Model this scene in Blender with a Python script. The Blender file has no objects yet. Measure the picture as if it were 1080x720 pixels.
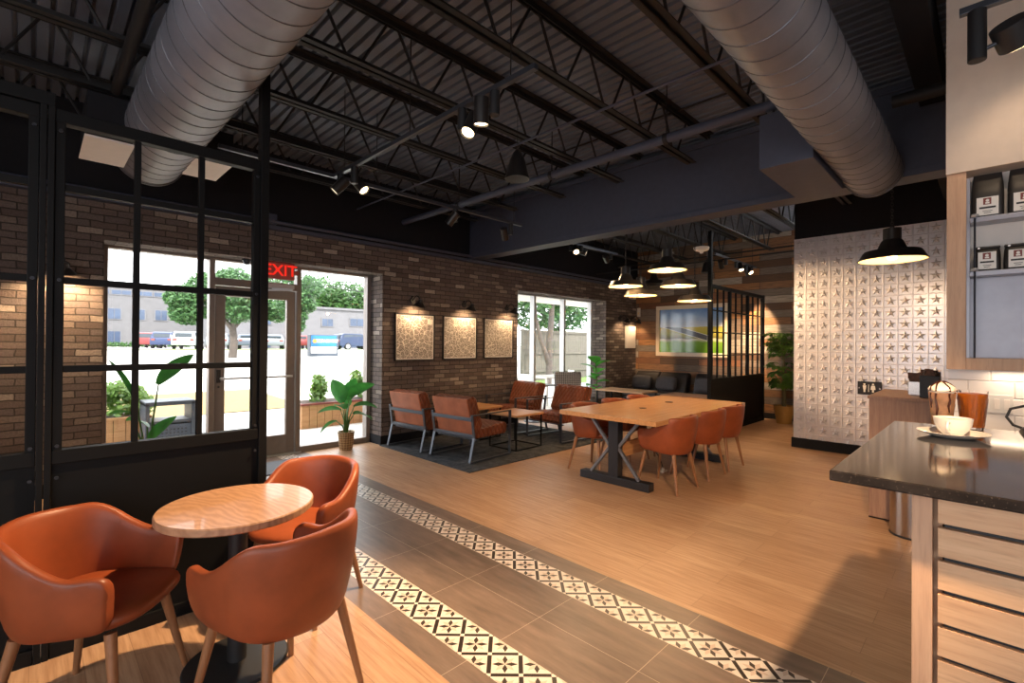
import bpy, bmesh, math, random
from mathutils import Vector, Matrix
random.seed(7)
sc = bpy.context.scene
COL = sc.collection

# ------------------------------------------------------------------ camera
CAM_H = 1.5
f0 = Vector((1, 1, 0)).normalized(); r0 = Vector((1, -1, 0)).normalized(); u0 = Vector((0, 0, 1))
pitch, roll = math.radians(0.34), math.radians(0.45)
fw = f0 * math.cos(pitch) + u0 * math.sin(pitch)
up1 = r0.cross(fw)
rt = r0 * math.cos(roll) + up1 * math.sin(roll)
up = -r0 * math.sin(roll) + up1 * math.cos(roll)
cam_data = bpy.data.cameras.new('camera')
cam_data.sensor_width = 36.0
cam_data.lens = 505.0 / 1080.0 * 36.0
cam_data.clip_start = 0.05
cam_data.clip_end = 400
cam = bpy.data.objects.new('camera', cam_data)
COL.objects.link(cam)
m = Matrix((rt, up, -fw)).transposed().to_4x4()
m.translation = Vector((0, 0, CAM_H))
cam.matrix_world = m
sc.camera = cam

# ------------------------------------------------------------------ view, world, sun, area lights
sc.view_settings.view_transform = 'Standard'
sc.view_settings.look = 'None'
sc.view_settings.exposure = 0.7
sc.view_settings.gamma = 1.0
sc.view_settings.use_curve_mapping = False

def lin(c):
    c = c / 255.0
    return c / 12.92 if c <= 0.04045 else ((c + 0.055) / 1.055) ** 2.4
def rgb(r, g, b): return (lin(r), lin(g), lin(b), 1.0)

world = bpy.data.worlds.new('sky'); sc.world = world
world.use_nodes = True
wbg = world.node_tree.nodes['Background']
wbg.inputs[0].default_value = (0.93, 0.97, 1.0, 1)
wbg.inputs[1].default_value = 3.9

def light(name, kind, loc, target, energy, color, **kw):
    d = bpy.data.lights.new(name, kind)
    d.energy = energy; d.color = color
    for k, v in kw.items(): setattr(d, k, v)
    o = bpy.data.objects.new(name, d); COL.objects.link(o)
    o.location = loc
    if target is not None:
        o.rotation_euler = (Vector(target) - Vector(loc)).to_track_quat('-Z', 'Y').to_euler()
    return o
WARM = (1.0, 0.66, 0.36)
WARM2 = (1.0, 0.74, 0.5)
DAY = (0.86, 0.93, 1.0)
light('sun', 'SUN', (0, -5, 20), (6, 12, 0), 5.5, (1.0, 0.96, 0.9), angle=0.02)
# unseen area lights added as soft fill, behind and beside the camera
light('fill_behind', 'AREA', (-1.2, -2.7, 1.7), (3.5, 4.0, 2.0), 70, (0.95, 0.96, 1.0), shape='RECTANGLE', size=3.6, size_y=2.2)
light('fill_side', 'AREA', (-2.8, 0.8, 1.7), (4.0, 1.6, 1.8), 45, (0.95, 0.96, 1.0), shape='RECTANGLE', size=3.0, size_y=2.2)
# warm track spotlight over the bar, behind the camera: throws the counter's shadow on the floor
light('bar_track_beam', 'SPOT', (1.05, -0.23, 2.75), (3.4, 1.3, 0), 360, (1.0, 0.66, 0.37), spot_size=math.radians(62), spot_blend=0.5, shadow_soft_size=0.05)
# portals: guide the sky's light through the two glazed openings
for nm, lc, tg, sx, sy in (('portal_entrance', (2.05, 6.95, 1.28), (2.05, 3.0, 1.28), 3.1, 2.5), ('portal_window', (8.0, 6.95, 1.28), (8.0, 3.0, 1.28), 2.9, 2.5)):
    po = light(nm, 'AREA', lc, tg, 1.0, (1, 1, 1), shape='RECTANGLE', size=sx, size_y=sy)
    po.data.cycles.is_portal = True

# ------------------------------------------------------------------ node material helpers
class NT:
    def __init__(s, name):
        s.mat = bpy.data.materials.new(name); s.mat.use_nodes = True
        s.n = s.mat.node_tree.nodes; s.l = s.mat.node_tree.links
        s.p = s.n['Principled BSDF']; s.out = s.n['Material Output']
    def node(s, t, **kw):
        x = s.n.new(t)
        for k, v in kw.items(): setattr(x, k, v)
        return x
    def link(s, a, b): s.l.new(a, b)
    def val(s, sock, v):
        if hasattr(v, 'is_output'): s.l.new(v, sock)
        else: sock.default_value = v
    def math(s, op, a, b=0.0, c=None):
        x = s.node('ShaderNodeMath', operation=op)
        s.val(x.inputs[0], a); s.val(x.inputs[1], b)
        if c is not None: s.val(x.inputs[2], c)
        return x.outputs[0]
    def mix(s, fac, a, b, blend='MIX'):
        x = s.node('ShaderNodeMix', data_type='RGBA', blend_type=blend)
        s.val(x.inputs[0], fac); s.val(x.inputs[6], a); s.val(x.inputs[7], b)
        return x.outputs[2]
    def uv(s, scale=(1, 1, 1), rot=0.0, loc=(0, 0, 0), coord='UV'):
        tc = s.node('ShaderNodeTexCoord'); mp = s.node('ShaderNodeMapping')
        s.link(tc.outputs[coord], mp.inputs[0])
        mp.inputs['Scale'].default_value = scale; mp.inputs['Rotation'].default_value = (0, 0, rot); mp.inputs['Location'].default_value = loc
        return mp.outputs[0]
    def noise(s, vec, scale, detail=4, rough=0.55):
        x = s.node('ShaderNodeTexNoise'); s.link(vec, x.inputs['Vector'])
        x.inputs['Scale'].default_value = scale; x.inputs['Detail'].default_value = detail; x.inputs['Roughness'].default_value = rough
        return x.outputs['Fac']
    def ramp(s, fac, stops, interp='LINEAR'):
        x = s.node('ShaderNodeValToRGB'); x.color_ramp.interpolation = interp
        e = x.color_ramp.elements
        while len(e) > 1: e.remove(e[-1])
        e[0].position, e[0].color = stops[0]
        for p, c in stops[1:]:
            y = e.new(p); y.color = c
        s.link(fac, x.inputs[0]); return x.outputs[0]
    def bump(s, h, strength=0.3, dist=0.01):
        b = s.node('ShaderNodeBump'); s.link(h, b.inputs['Height'])
        b.inputs['Strength'].default_value = strength; b.inputs['Distance'].default_value = dist
        s.link(b.outputs[0], s.p.inputs['Normal'])
    def base(s, c): s.val(s.p.inputs['Base Color'], c)
    def set(s, rough=None, metal=None, spec=None, coat=None):
        if rough is not None: s.val(s.p.inputs['Roughness'], rough)
        if metal is not None: s.val(s.p.inputs['Metallic'], metal)
        if spec is not None: s.val(s.p.inputs['Specular IOR Level'], spec)
        if coat is not None: s.val(s.p.inputs['Coat Weight'], coat)

def plain(name, c, rough=0.6, metal=0.0, vary=0.08, nscale=14, bump=0.0, spec=None, coat=None):
    t = NT(name); v = t.uv(coord='Object')
    n = t.noise(v, nscale)
    lo = tuple(x * (1 - vary) for x in c[:3]) + (1,); hi = tuple(min(1, x * (1 + vary)) for x in c[:3]) + (1,)
    t.base(t.ramp(n, [(0.3, lo), (0.7, hi)])); t.set(rough, metal, spec, coat)
    if bump: t.bump(t.noise(v, nscale * 8), bump, 0.002)
    return t.mat

def emis(name, c, strength):
    t = NT(name); t.base((0, 0, 0, 1)); t.p.inputs['Emission Color'].default_value = c; t.p.inputs['Emission Strength'].default_value = strength
    return t.mat

def wood(name, c1, c2, rough=0.45, scale=1.0, along='x', ring=True, coat=None):
    t = NT(name)
    sx = (1.5, 22, 22) if along == 'x' else ((22, 1.5, 22) if along == 'y' else (22, 22, 1.5))
    v = t.uv(scale=tuple(a * scale for a in sx), coord='Object')
    n = t.noise(v, 1.6, 6, 0.6)
    v2 = t.uv(scale=tuple(a * scale * 3 for a in sx), coord='Object')
    n2 = t.noise(v2, 2.0, 3, 0.6)
    col = t.ramp(n, [(0.25, c1), (0.7, c2)])
    dark = tuple(x * 0.72 for x in c1[:3]) + (1,)
    col = t.mix(t.ramp(n2, [(0.5, (0, 0, 0, 1)), (0.75, (0.5, 0.5, 0.5, 1))]), col, dark)
    t.base(col); t.set(rough, coat=coat); t.bump(n2, 0.08, 0.002)
    return t.mat

def brick_mat():
    t = NT('brown_brick'); v = t.uv()
    dn = t.node('ShaderNodeTexNoise'); t.link(v, dn.inputs['Vector']); dn.inputs['Scale'].default_value = 9; dn.inputs['Detail'].default_value = 3
    vm = t.node('ShaderNodeVectorMath', operation='MULTIPLY_ADD')
    t.link(dn.outputs['Color'], vm.inputs[0]); vm.inputs[1].default_value = (0.03, 0.02, 0); t.link(v, vm.inputs[2])
    b = t.node('ShaderNodeTexBrick'); t.link(vm.outputs[0], b.inputs['Vector'])
    b.inputs['Scale'].default_value = 1; b.inputs['Brick Width'].default_value = 0.205; b.inputs['Row Height'].default_value = 0.068
    b.inputs['Mortar Size'].default_value = 0.006; b.inputs['Mortar Smooth'].default_value = 0.25; b.inputs['Bias'].default_value = 0
    b.inputs['Color1'].default_value = (0, 0, 0, 1); b.inputs['Color2'].default_value = (1, 1, 1, 1); b.inputs['Mortar'].default_value = (0, 0, 0, 1)
    tone = t.ramp(b.outputs['Color'], [(0.0, rgb(96, 84, 80)), (0.3, rgb(116, 102, 96)), (0.55, rgb(106, 96, 94)), (0.75, rgb(128, 114, 107)), (0.9, rgb(142, 129, 120)), (0.97, rgb(168, 155, 145)), (1.0, rgb(180, 168, 158))])
    n = t.noise(v, 55, 5, 0.7)
    tone = t.mix(t.ramp(n, [(0.35, (0, 0, 0, 1)), (0.75, (0.6, 0.6, 0.6, 1))]), tone, rgb(70, 60, 55))
    t.base(t.mix(b.outputs['Fac'], tone, rgb(66, 60, 56)))
    t.set(0.88, spec=0.25)
    h = t.math('SUBTRACT', t.math('MULTIPLY', n, 0.6), b.outputs['Fac'])
    t.bump(h, 1.0, 0.022)
    return t.mat

def reclaimed_mat():
    t = NT('reclaimed_planks'); v = t.uv()
    b = t.node('ShaderNodeTexBrick'); t.link(v, b.inputs['Vector']); b.offset = 0.37; b.offset_frequency = 2
    b.inputs['Scale'].default_value = 1; b.inputs['Brick Width'].default_value = 0.95; b.inputs['Row Height'].default_value = 0.15
    b.inputs['Mortar Size'].default_value = 0.003; b.inputs['Mortar Smooth'].default_value = 0.1
    b.inputs['Color1'].default_value = (0, 0, 0, 1); b.inputs['Color2'].default_value = (1, 1, 1, 1); b.inputs['Mortar'].default_value = (0, 0, 0, 1)
    tone = t.ramp(b.outputs['Color'], [(0.0, rgb(96, 70, 50)), (0.18, rgb(146, 106, 74)), (0.34, rgb(124, 112, 102)), (0.52, rgb(164, 114, 70)), (0.62, rgb(110, 92, 78)), (0.78, rgb(172, 162, 150)), (0.92, rgb(132, 88, 60))], 'CONSTANT')
    n = t.noise(t.uv(scale=(2.2, 26, 26)), 2, 6, 0.65)
    tone = t.mix(t.ramp(n, [(0.4, (0, 0, 0, 1)), (0.72, (0.75, 0.75, 0.75, 1))]), tone, rgb(66, 52, 42))
    t.base(t.mix(b.outputs['Fac'], tone, rgb(26, 20, 16))); t.set(0.7)
    t.bump(t.math('SUBTRACT', t.math('MULTIPLY', n, 0.4), b.outputs['Fac']), 0.5, 0.01)
    return t.mat

def floor_mat():
    t = NT('oak_planks'); v = t.uv(rot=math.pi / 2)
    b = t.node('ShaderNodeTexBrick'); t.link(v, b.inputs['Vector']); b.offset = 0.37; b.offset_frequency = 2
    b.inputs['Scale'].default_value = 1; b.inputs['Brick Width'].default_value = 1.22; b.inputs['Row Height'].default_value = 0.18
    b.inputs['Mortar Size'].default_value = 0.0012; b.inputs['Mortar Smooth'].default_value = 0.1
    b.inputs['Color1'].default_value = (0, 0, 0, 1); b.inputs['Color2'].default_value = (1, 1, 1, 1); b.inputs['Mortar'].default_value = (0.3, 0.3, 0.3, 1)
    tone = t.ramp(b.outputs['Color'], [(0.0, rgb(174, 138, 108)), (0.35, rgb(187, 151, 120)), (0.7, rgb(180, 143, 112)), (1.0, rgb(195, 160, 128))])
    n = t.noise(t.uv(scale=(30, 1.6, 1)), 1.5, 6, 0.62)
    n2 = t.noise(t.uv(scale=(90, 4, 1)), 1.5, 3, 0.6)
    tone = t.mix(t.ramp(n, [(0.4, (0, 0, 0, 1)), (0.7, (0.75, 0.75, 0.75, 1))]), tone, rgb(146, 106, 76))
    tone = t.mix(t.ramp(n2, [(0.5, (0, 0, 0, 1)), (0.8, (0.28, 0.28, 0.28, 1))]), tone, rgb(120, 86, 60))
    t.base(t.mix(b.outputs['Fac'], tone, rgb(132, 98, 72)))
    t.set(t.math('ADD', t.math('MULTIPLY', n, 0.2), 0.28), spec=0.4)
    t.bump(t.math('SUBTRACT', t.math('MULTIPLY', n2, 0.3), b.outputs['Fac']), 0.12, 0.003)
    return t.mat

def band_mat(x0, w, name):
    # large grey-brown stone tiles, w wide and 0.61 long, thin pale joints
    t = NT(name); v = t.uv(rot=math.pi / 2, loc=(0.1, 0, 0))
    tc = t.node('ShaderNodeTexCoord'); sp = t.node('ShaderNodeSeparateXYZ'); t.link(tc.outputs['Object'], sp.inputs[0])
    fx = t.math('FRACT', t.math('DIVIDE', t.math('SUBTRACT', sp.outputs[0], x0), w))
    fy = t.math('FRACT', t.math('DIVIDE', t.math('SUBTRACT', sp.outputs[1], 2.365 - 6.1), 0.61))
    dx = t.math('MULTIPLY', t.math('MINIMUM', fx, t.math('SUBTRACT', 1.0, fx)), w)
    dy = t.math('MULTIPLY', t.math('MINIMUM', fy, t.math('SUBTRACT', 1.0, fy)), 0.61)
    joint = t.math('LESS_THAN', t.math('MINIMUM', dx, dy), 0.0014)
    n = t.noise(t.uv(scale=(9, 1.2, 1)), 1.8, 7, 0.66)
    tone = t.ramp(n, [(0.3, rgb(92, 78, 70)), (0.55, rgb(114, 97, 87)), (0.75, rgb(132, 113, 101))])
    t.base(t.mix(joint, tone, rgb(176, 160, 142))); t.set(0.36, spec=0.45)
    return t.mat

def pattern_mat(xc):
    t = NT('patterned_tile')
    tc = t.node('ShaderNodeTexCoord'); sp = t.node('ShaderNodeSeparateXYZ'); t.link(tc.outputs['Object'], sp.inputs[0])
    p = t.math('SUBTRACT', sp.outputs[0], xc); q = t.math('SUBTRACT', sp.outputs[1], 0.035)
    k = 1.0 / 0.21
    a = t.math('FRACT', t.math('ADD', t.math('MULTIPLY', t.math('ADD', p, q), k), 20.0))
    b = t.math('FRACT', t.math('ADD', t.math('MULTIPLY', t.math('SUBTRACT', q, p), k), 20.0))
    da = t.math('MINIMUM', a, t.math('SUBTRACT', 1.0, a)); db = t.math('MINIMUM', b, t.math('SUBTRACT', 1.0, b))
    la = t.math('LESS_THAN', da, 0.07); lb = t.math('LESS_THAN', db, 0.07)
    line = t.math('SUBTRACT', t.math('MAXIMUM', la, lb), t.math('MULTIPLY', la, lb))
    ca = t.math('SUBTRACT', a, 0.5); cb = t.math('SUBTRACT', b, 0.5)
    aa = t.math('ABSOLUTE', ca); ab = t.math('ABSOLUTE', cb)
    def arm(u, w):
        return t.math('LESS_THAN', t.math('ADD', t.math('DIVIDE', w, 0.085), t.math('DIVIDE', t.math('ABSOLUTE', t.math('SUBTRACT', u, 0.21)), 0.2)), 1.0)
    star = t.math('MAXIMUM', arm(aa, ab), arm(ab, aa))
    u = t.math('MULTIPLY', t.math('ABSOLUTE', t.math('ADD', ca, cb)), 0.7071); w = t.math('MULTIPLY', t.math('ABSOLUTE', t.math('SUBTRACT', ca, cb)), 0.7071)
    pale = t.math('MAXIMUM', arm(u, w), arm(w, u))
    col = t.mix(pale, rgb(214, 204, 194), rgb(198, 180, 166))
    col = t.mix(star, col, rgb(58, 48, 42))
    col = t.mix(line, col, rgb(46, 38, 34))
    t.base(col); t.set(0.3, spec=0.45)
    return t.mat

def leather(name, c, quilt=False):
    t = NT(name); v = t.uv(coord='Object')
    n = t.noise(v, 7, 3); g = t.noise(v, 260, 2)
    lo = tuple(x * 0.82 for x in c[:3]) + (1,); hi = tuple(min(1, x * 1.12) for x in c[:3]) + (1,)
    t.base(t.ramp(n, [(0.3, lo), (0.7, hi)])); t.set(0.42, spec=0.4)
    if quilt:
        tc = t.node('ShaderNodeTexCoord'); sp = t.node('ShaderNodeSeparateXYZ'); t.link(tc.outputs['UV'], sp.inputs[0])
        s1 = t.math('ABSOLUTE', t.math('SINE', t.math('MULTIPLY', t.math('ADD', sp.outputs[0], t.math('MULTIPLY', sp.outputs[1], 0.6)), math.pi / 0.075)))
        s2 = t.math('ABSOLUTE', t.math('SINE', t.math('MULTIPLY', t.math('SUBTRACT', sp.outputs[0], t.math('MULTIPLY', sp.outputs[1], 0.6)), math.pi / 0.075)))
        t.bump(t.math('POWER', t.math('MULTIPLY', s1, s2), 0.45), 1.0, 0.016)
    else:
        t.bump(g, 0.05, 0.001)
    return t.mat

def glass_mat():
    t = NT('clear_glass')
    tr = t.node('ShaderNodeBsdfTransparent'); gl = t.node('ShaderNodeBsdfGlossy'); gl.inputs['Roughness'].default_value = 0.02
    mx = t.node('ShaderNodeMixShader'); mx.inputs[0].default_value = 0.045
    t.link(tr.outputs[0], mx.inputs[1]); t.link(gl.outputs[0], mx.inputs[2]); t.link(mx.outputs[0], t.out.inputs[0])
    return t.mat

def drink_glass():
    t = NT('tumbler_glass')
    t.base((1, 1, 1, 1)); t.set(0.03); t.p.inputs['Transmission Weight'].default_value = 1.0; t.p.inputs['IOR'].default_value = 1.2
    return t.mat

def duct_mat():
    t = NT('duct_metal'); v = t.uv(coord='Object')
    n = t.noise(v, 3, 4); g = t.noise(v, 60, 3)
    t.base(t.ramp(n, [(0.3, rgb(110, 111, 119)), (0.7, rgb(134, 135, 144))])); t.set(t.math('ADD', t.math('MULTIPLY', g, 0.15), 0.42), 0.3)
    return t.mat

def counter_mat():
    t = NT('dark_stone'); v = t.uv(coord='Object')
    n = t.noise(v, 120, 2, 0.8); n2 = t.noise(v, 14, 4)
    c = t.ramp(n2, [(0.3, rgb(30, 27, 26)), (0.7, rgb(48, 43, 41))])
    c = t.mix(t.ramp(n, [(0.62, (0, 0, 0, 1)), (0.7, (0.45, 0.45, 0.45, 1))]), c, rgb(112, 100, 90))
    t.base(c); t.set(0.08, spec=0.3)
    return t.mat

def map_mat(seed, diag):
    # a street map: dense pale streets on grey blocks
    t = NT('street_map'); v = t.uv(loc=(seed * 3.1, seed * 1.7, 0))
    vo = t.node('ShaderNodeTexVoronoi', feature='DISTANCE_TO_EDGE', distance='CHEBYCHEV' if not diag else 'EUCLIDEAN'); t.link(v, vo.inputs['Vector']); vo.inputs['Scale'].default_value = 58; vo.inputs['Randomness'].default_value = 0.75
    vb = t.node('ShaderNodeTexVoronoi', feature='DISTANCE_TO_EDGE'); t.link(v, vb.inputs['Vector']); vb.inputs['Scale'].default_value = 10 + 2 * seed; vb.inputs['Randomness'].default_value = 0.8
    st = t.math('LESS_THAN', vo.outputs['Distance'], 0.07); bg = t.math('LESS_THAN', vb.outputs['Distance'], 0.03)
    c = t.mix(st, rgb(112, 104, 98), rgb(196, 186, 174)); c = t.mix(bg, c, rgb(230, 222, 210))
    t.base(c); t.set(0.6)
    return t.mat

def landscape_mat(y0, y1, z0, z1):
    # framed print: blue sky, low hills, a strip of road, green field
    t = NT('landscape_print')
    tc = t.node('ShaderNodeTexCoord'); sp = t.node('ShaderNodeSeparateXYZ'); t.link(tc.outputs['Object'], sp.inputs[0])
    u = t.math('DIVIDE', t.math('SUBTRACT', y1, sp.outputs[1]), y1 - y0); v = t.math('DIVIDE', t.math('SUBTRACT', sp.outputs[2], z0), z1 - z0)
    nz = t.noise(t.uv(coord='Object'), 4, 4)
    vv = t.math('ADD', v, t.math('MULTIPLY', t.math('SUBTRACT', nz, 0.5), 0.08))
    sky = t.ramp(t.math('ADD', v, t.math('MULTIPLY', t.math('SUBTRACT', nz, 0.5), 0.3)), [(0.55, rgb(206, 214, 222)), (0.8, rgb(140, 170, 210)), (1.0, rgb(104, 140, 196))])
    land = t.ramp(vv, [(0.0, rgb(92, 140, 40)), (0.24, rgb(120, 160, 56)), (0.3, rgb(214, 206, 184)), (0.33, rgb(112, 110, 60)), (0.42, rgb(176, 170, 76)), (0.56, rgb(196, 180, 90))])
    # road: slanted dark band
    rd = t.math('ABSOLUTE', t.math('SUBTRACT', t.math('ADD', v, t.math('MULTIPLY', t.math('SUBTRACT', u, 0.45), 0.45)), 0.47))
    road = t.math('MULTIPLY', t.math('LESS_THAN', rd, 0.055), t.math('LESS_THAN', u, 0.75))
    rim = t.math('MULTIPLY', t.math('LESS_THAN', rd, 0.066), t.math('LESS_THAN', u, 0.76))
    land = t.mix(rim, land, rgb(226, 220, 208)); land = t.mix(road, land, rgb(92, 94, 100))
    t.base(t.mix(t.math('GREATER_THAN', vv, 0.58), land, sky)); t.set(0.08, spec=0.5)
    return t.mat

def subway_mat():
    t = NT('white_subway_tile'); v = t.uv()
    b = t.node('ShaderNodeTexBrick'); t.link(v, b.inputs['Vector'])
    b.inputs['Scale'].default_value = 1; b.inputs['Brick Width'].default_value = 0.2; b.inputs['Row Height'].default_value = 0.1
    b.inputs['Mortar Size'].default_value = 0.006; b.inputs['Mortar Smooth'].default_value = 0.9
    for k in ('Color1', 'Color2'): b.inputs[k].default_value = rgb(228, 220, 214)
    b.inputs['Mortar'].default_value = rgb(206, 196, 190)
    t.base(b.outputs['Color']); t.set(0.18)
    t.bump(t.math('SUBTRACT', 1.0, b.outputs['Fac']), 0.5, 0.008)
    return t.mat

def facade_mat(name, c):
    t = NT(name); v = t.uv()
    b = t.node('ShaderNodeTexBrick'); t.link(v, b.inputs['Vector'])
    b.inputs['Scale'].default_value = 1; b.inputs['Brick Width'].default_value = 0.5; b.inputs['Row Height'].default_value = 0.2; b.inputs['Mortar Size'].default_value = 0.012
    b.inputs['Color1'].default_value = c; b.inputs['Color2'].default_value = tuple(x * 0.86 for x in c[:3]) + (1,); b.inputs['Mortar'].default_value = tuple(x * 0.8 for x in c[:3]) + (1,)
    t.base(b.outputs['Color']); t.set(0.9); return t.mat

def leaf_mat(name, c1, c2):
    t = NT(name); n = t.noise(t.uv(coord='Object'), 6, 3)
    t.base(t.ramp(n, [(0.3, c1), (0.7, c2)])); t.set(0.45)
    t.p.inputs['Subsurface Weight'].default_value = 0.0
    tr = t.node('ShaderNodeBsdfTranslucent'); t.link(t.p.inputs['Base Color'].links[0].from_socket, tr.inputs[0])
    mx = t.node('ShaderNodeMixShader'); mx.inputs[0].default_value = 0.35
    t.link(t.p.outputs[0], mx.inputs[1]); t.link(tr.outputs[0], mx.inputs[2]); t.link(mx.outputs[0], t.out.inputs[0])
    return t.mat

def weave_mat():
    t = NT('woven_rattan')
    ck = t.node('ShaderNodeTexChecker'); t.link(t.uv(rot=math.pi / 4), ck.inputs['Vector']); ck.inputs['Scale'].default_value = 40
    ck.inputs['Color1'].default_value = rgb(166, 168, 174); ck.inputs['Color2'].default_value = rgb(52, 54, 60)
    t.base(ck.outputs['Color']); t.set(0.6); return t.mat

def rug_mat():
    t = NT('charcoal_rug'); n = t.noise(t.uv(), 9, 5, 0.7); n2 = t.noise(t.uv(), 320, 2)
    t.base(t.ramp(n, [(0.35, rgb(50, 52, 56)), (0.65, rgb(88, 90, 94))])); t.set(0.95, spec=0.1); t.bump(n2, 0.6, 0.006); return t.mat

def pot_mat():
    t = NT('woven_pot'); ck = t.node('ShaderNodeTexChecker'); t.link(t.uv(rot=math.pi / 4), ck.inputs['Vector']); ck.inputs['Scale'].default_value = 42
    ck.inputs['Color1'].default_value = rgb(178, 150, 112); ck.inputs['Color2'].default_value = rgb(126, 98, 66)
    t.base(ck.outputs['Color']); t.set(0.65); return t.mat

M = {}
M['brick'] = brick_mat(); M['reclaimed'] = reclaimed_mat(); M['floor'] = floor_mat()
M['tile'] = band_mat(1.69 - 2.95, 0.295, 'stone_tile'); M['tile_border'] = band_mat(-3.0, 40.0, 'stone_border')
M['pat1'] = pattern_mat(2.385); M['pat2'] = pattern_mat(1.58)
M['black'] = plain('black_steel', rgb(9, 9, 10), 0.6, 0.0, spec=0.2)
M['blackpaint'] = plain('black_paint', rgb(28, 28, 32), 0.8, spec=0.2)
M['joist'] = plain('dark_joist_paint', rgb(34, 32, 32), 0.6, spec=0.3)
M['deck'] = plain('grey_deck', rgb(96, 103, 116), 0.55, 0.1, 0.12, 2.0)
M['navy'] = plain('slate_blue_paint', rgb(64, 68, 84), 0.6)
M['duct'] = duct_mat()
M['seam'] = plain('duct_seam', rgb(88, 88, 94), 0.4, 0.5)
M['leather'] = leather('tan_leather', rgb(138, 68, 38)); M['quilt'] = leather('quilted_leather', rgb(116, 60, 36), True)
M['leather_back'] = leather('tan_leather_back', rgb(170, 98, 66))
M['blackleather'] = leather('black_leather', rgb(44, 40, 40)); M['pillow'] = plain('charcoal_cloth', rgb(74, 72, 76), 0.9)
M['legwood'] = wood('walnut_leg', rgb(128, 86, 56), rgb(152, 106, 72), 0.4, 1, 'z')
M['tablewood'] = wood('oak_table', rgb(176, 124, 78), rgb(204, 152, 102), 0.32, 1, 'x', coat=0.15)
M['roundwood'] = wood('oak_round_table', rgb(156, 118, 90), rgb(186, 146, 114), 0.34, 1, 'x', coat=0.15)
def ring_wood(name, c1, c2):
    t = NT(name); v = t.uv(coord='Object', loc=(0.35, 0.2, 0)); w = t.node('ShaderNodeTexWave', wave_type='RINGS', rings_direction='Z'); t.link(t.uv(coord='Object', loc=(0.35, 0.25, 0), scale=(1.0, 0.35, 1)), w.inputs['Vector'])
    w.inputs['Scale'].default_value = 11; w.inputs['Distortion'].default_value = 9; w.inputs['Detail'].default_value = 3; w.inputs['Detail Scale'].default_value = 1.2
    n = t.noise(t.uv(coord='Object', scale=(40, 3, 3)), 2, 4)
    t.base(t.mix(t.math('MULTIPLY_ADD', w.outputs['Fac'], 0.4, t.math('MULTIPLY', n, 0.6)), c1, c2)); t.set(0.34, coat=0.15); return t.mat
M['roundwood'] = ring_wood('oak_round_table', rgb(142, 102, 74), rgb(192, 152, 120))
M['slat'] = wood('pale_oak_slat', rgb(190, 148, 112), rgb(214, 176, 138), 0.5, 1, 'y')
M['postwood'] = wood('pale_oak_post', rgb(186, 146, 116), rgb(206, 168, 136), 0.5, 1, 'z')
M['standwood'] = wood('greyed_oak', rgb(140, 108, 92), rgb(168, 134, 114), 0.5, 1, 'z')
M['iron'] = plain('dark_iron', rgb(56, 58, 64), 0.4, 0.6); M['ironlight'] = plain('grey_iron', rgb(118, 122, 132), 0.38, 0.6)
M['steelbar'] = plain('flat_bar_steel', rgb(78, 82, 90), 0.35, 0.6)
M['steel'] = plain('brushed_steel', rgb(176, 168, 162), 0.25, 1.0, 0.04)
M['white'] = plain('white_paint', rgb(222, 214, 206), 0.6, vary=0.03); M['alu'] = plain('aluminium_frame', rgb(186, 188, 190), 0.4, 0.4, 0.04)
M['bronze'] = plain('taupe_frame', rgb(126, 116, 110), 0.45, 0.2, 0.05)
M['tin'] = plain('pressed_tin', rgb(228, 224, 226), 0.3, 0.55, 0.05, 5)
M['counter'] = counter_mat(); M['glass'] = glass_mat(); M['tumbler'] = drink_glass()
M['ceramic'] = plain('white_ceramic', rgb(214, 210, 204), 0.15, vary=0.02)
M['coffee'] = plain('coffee_crema', rgb(196, 132, 66), 0.35); M['caramel'] = plain('iced_coffee', rgb(190, 98, 24), 0.2, vary=0.15)
M['bulkhead'] = plain('warm_lit_white_bulkhead', rgb(212, 194, 178), 0.6, vary=0.03); M['cream'] = plain('whipped_cream', rgb(240, 224, 202), 0.5, vary=0.04); M['choc'] = plain('chocolate_sauce', rgb(64, 30, 16), 0.25)  # bulkhead is white; the warm lamplight on it is tinted into its colour
M['mocha'] = plain('mocha_drink', rgb(206, 152, 108), 0.25, vary=0.35, nscale=22)
M['bag'] = plain('black_foil_bag', rgb(42, 38, 36), 0.42, 0.2, bump=0.2); M['label'] = plain('white_label', rgb(226, 222, 216), 0.5, vary=0.02); M['red'] = plain('dark_red_print', rgb(120, 52, 44), 0.5)
M['greypanel'] = plain('grey_laminate', rgb(158, 158, 168), 0.3, 0.2, 0.05); M['subway'] = subway_mat()
M['map1'] = map_mat(1, False); M['map2'] = map_mat(2, True); M['map3'] = map_mat(3, True)
M['picwhite'] = plain('cream_frame', rgb(214, 196, 170), 0.5, vary=0.03)
M['shadewhite'] = plain('white_enamel', rgb(236, 210, 158), 0.4, vary=0.02); M['shade'] = plain('black_enamel', rgb(38, 35, 34), 0.35, 0.2)
M['bulb'] = emis('warm_bulb', (1.0, 0.72, 0.4, 1), 4); M['spotface'] = emis('spot_lens', (1.0, 0.74, 0.42, 1), 7); M['spotoff'] = emis('spot_lens_dim', (1.0, 0.8, 0.55, 1), 0.8)
M['exitred'] = emis('exit_red', (1.0, 0.02, 0.01, 1), 0.8); M['exitbox'] = plain('exit_housing', rgb(170, 84, 78), 0.4)
M['rug'] = rug_mat(); M['pot'] = pot_mat(); M['soil'] = plain('soil', rgb(62, 46, 34), 0.95, vary=0.3, nscale=60)
M['leafA'] = leaf_mat('banana_leaf', rgb(30, 84, 36), rgb(62, 134, 54)); M['leafB'] = leaf_mat('fiddle_leaf', rgb(46, 128, 40), rgb(92, 178, 64)); M['leafC'] = leaf_mat('money_tree_leaf', rgb(66, 108, 40), rgb(118, 154, 62))
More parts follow.
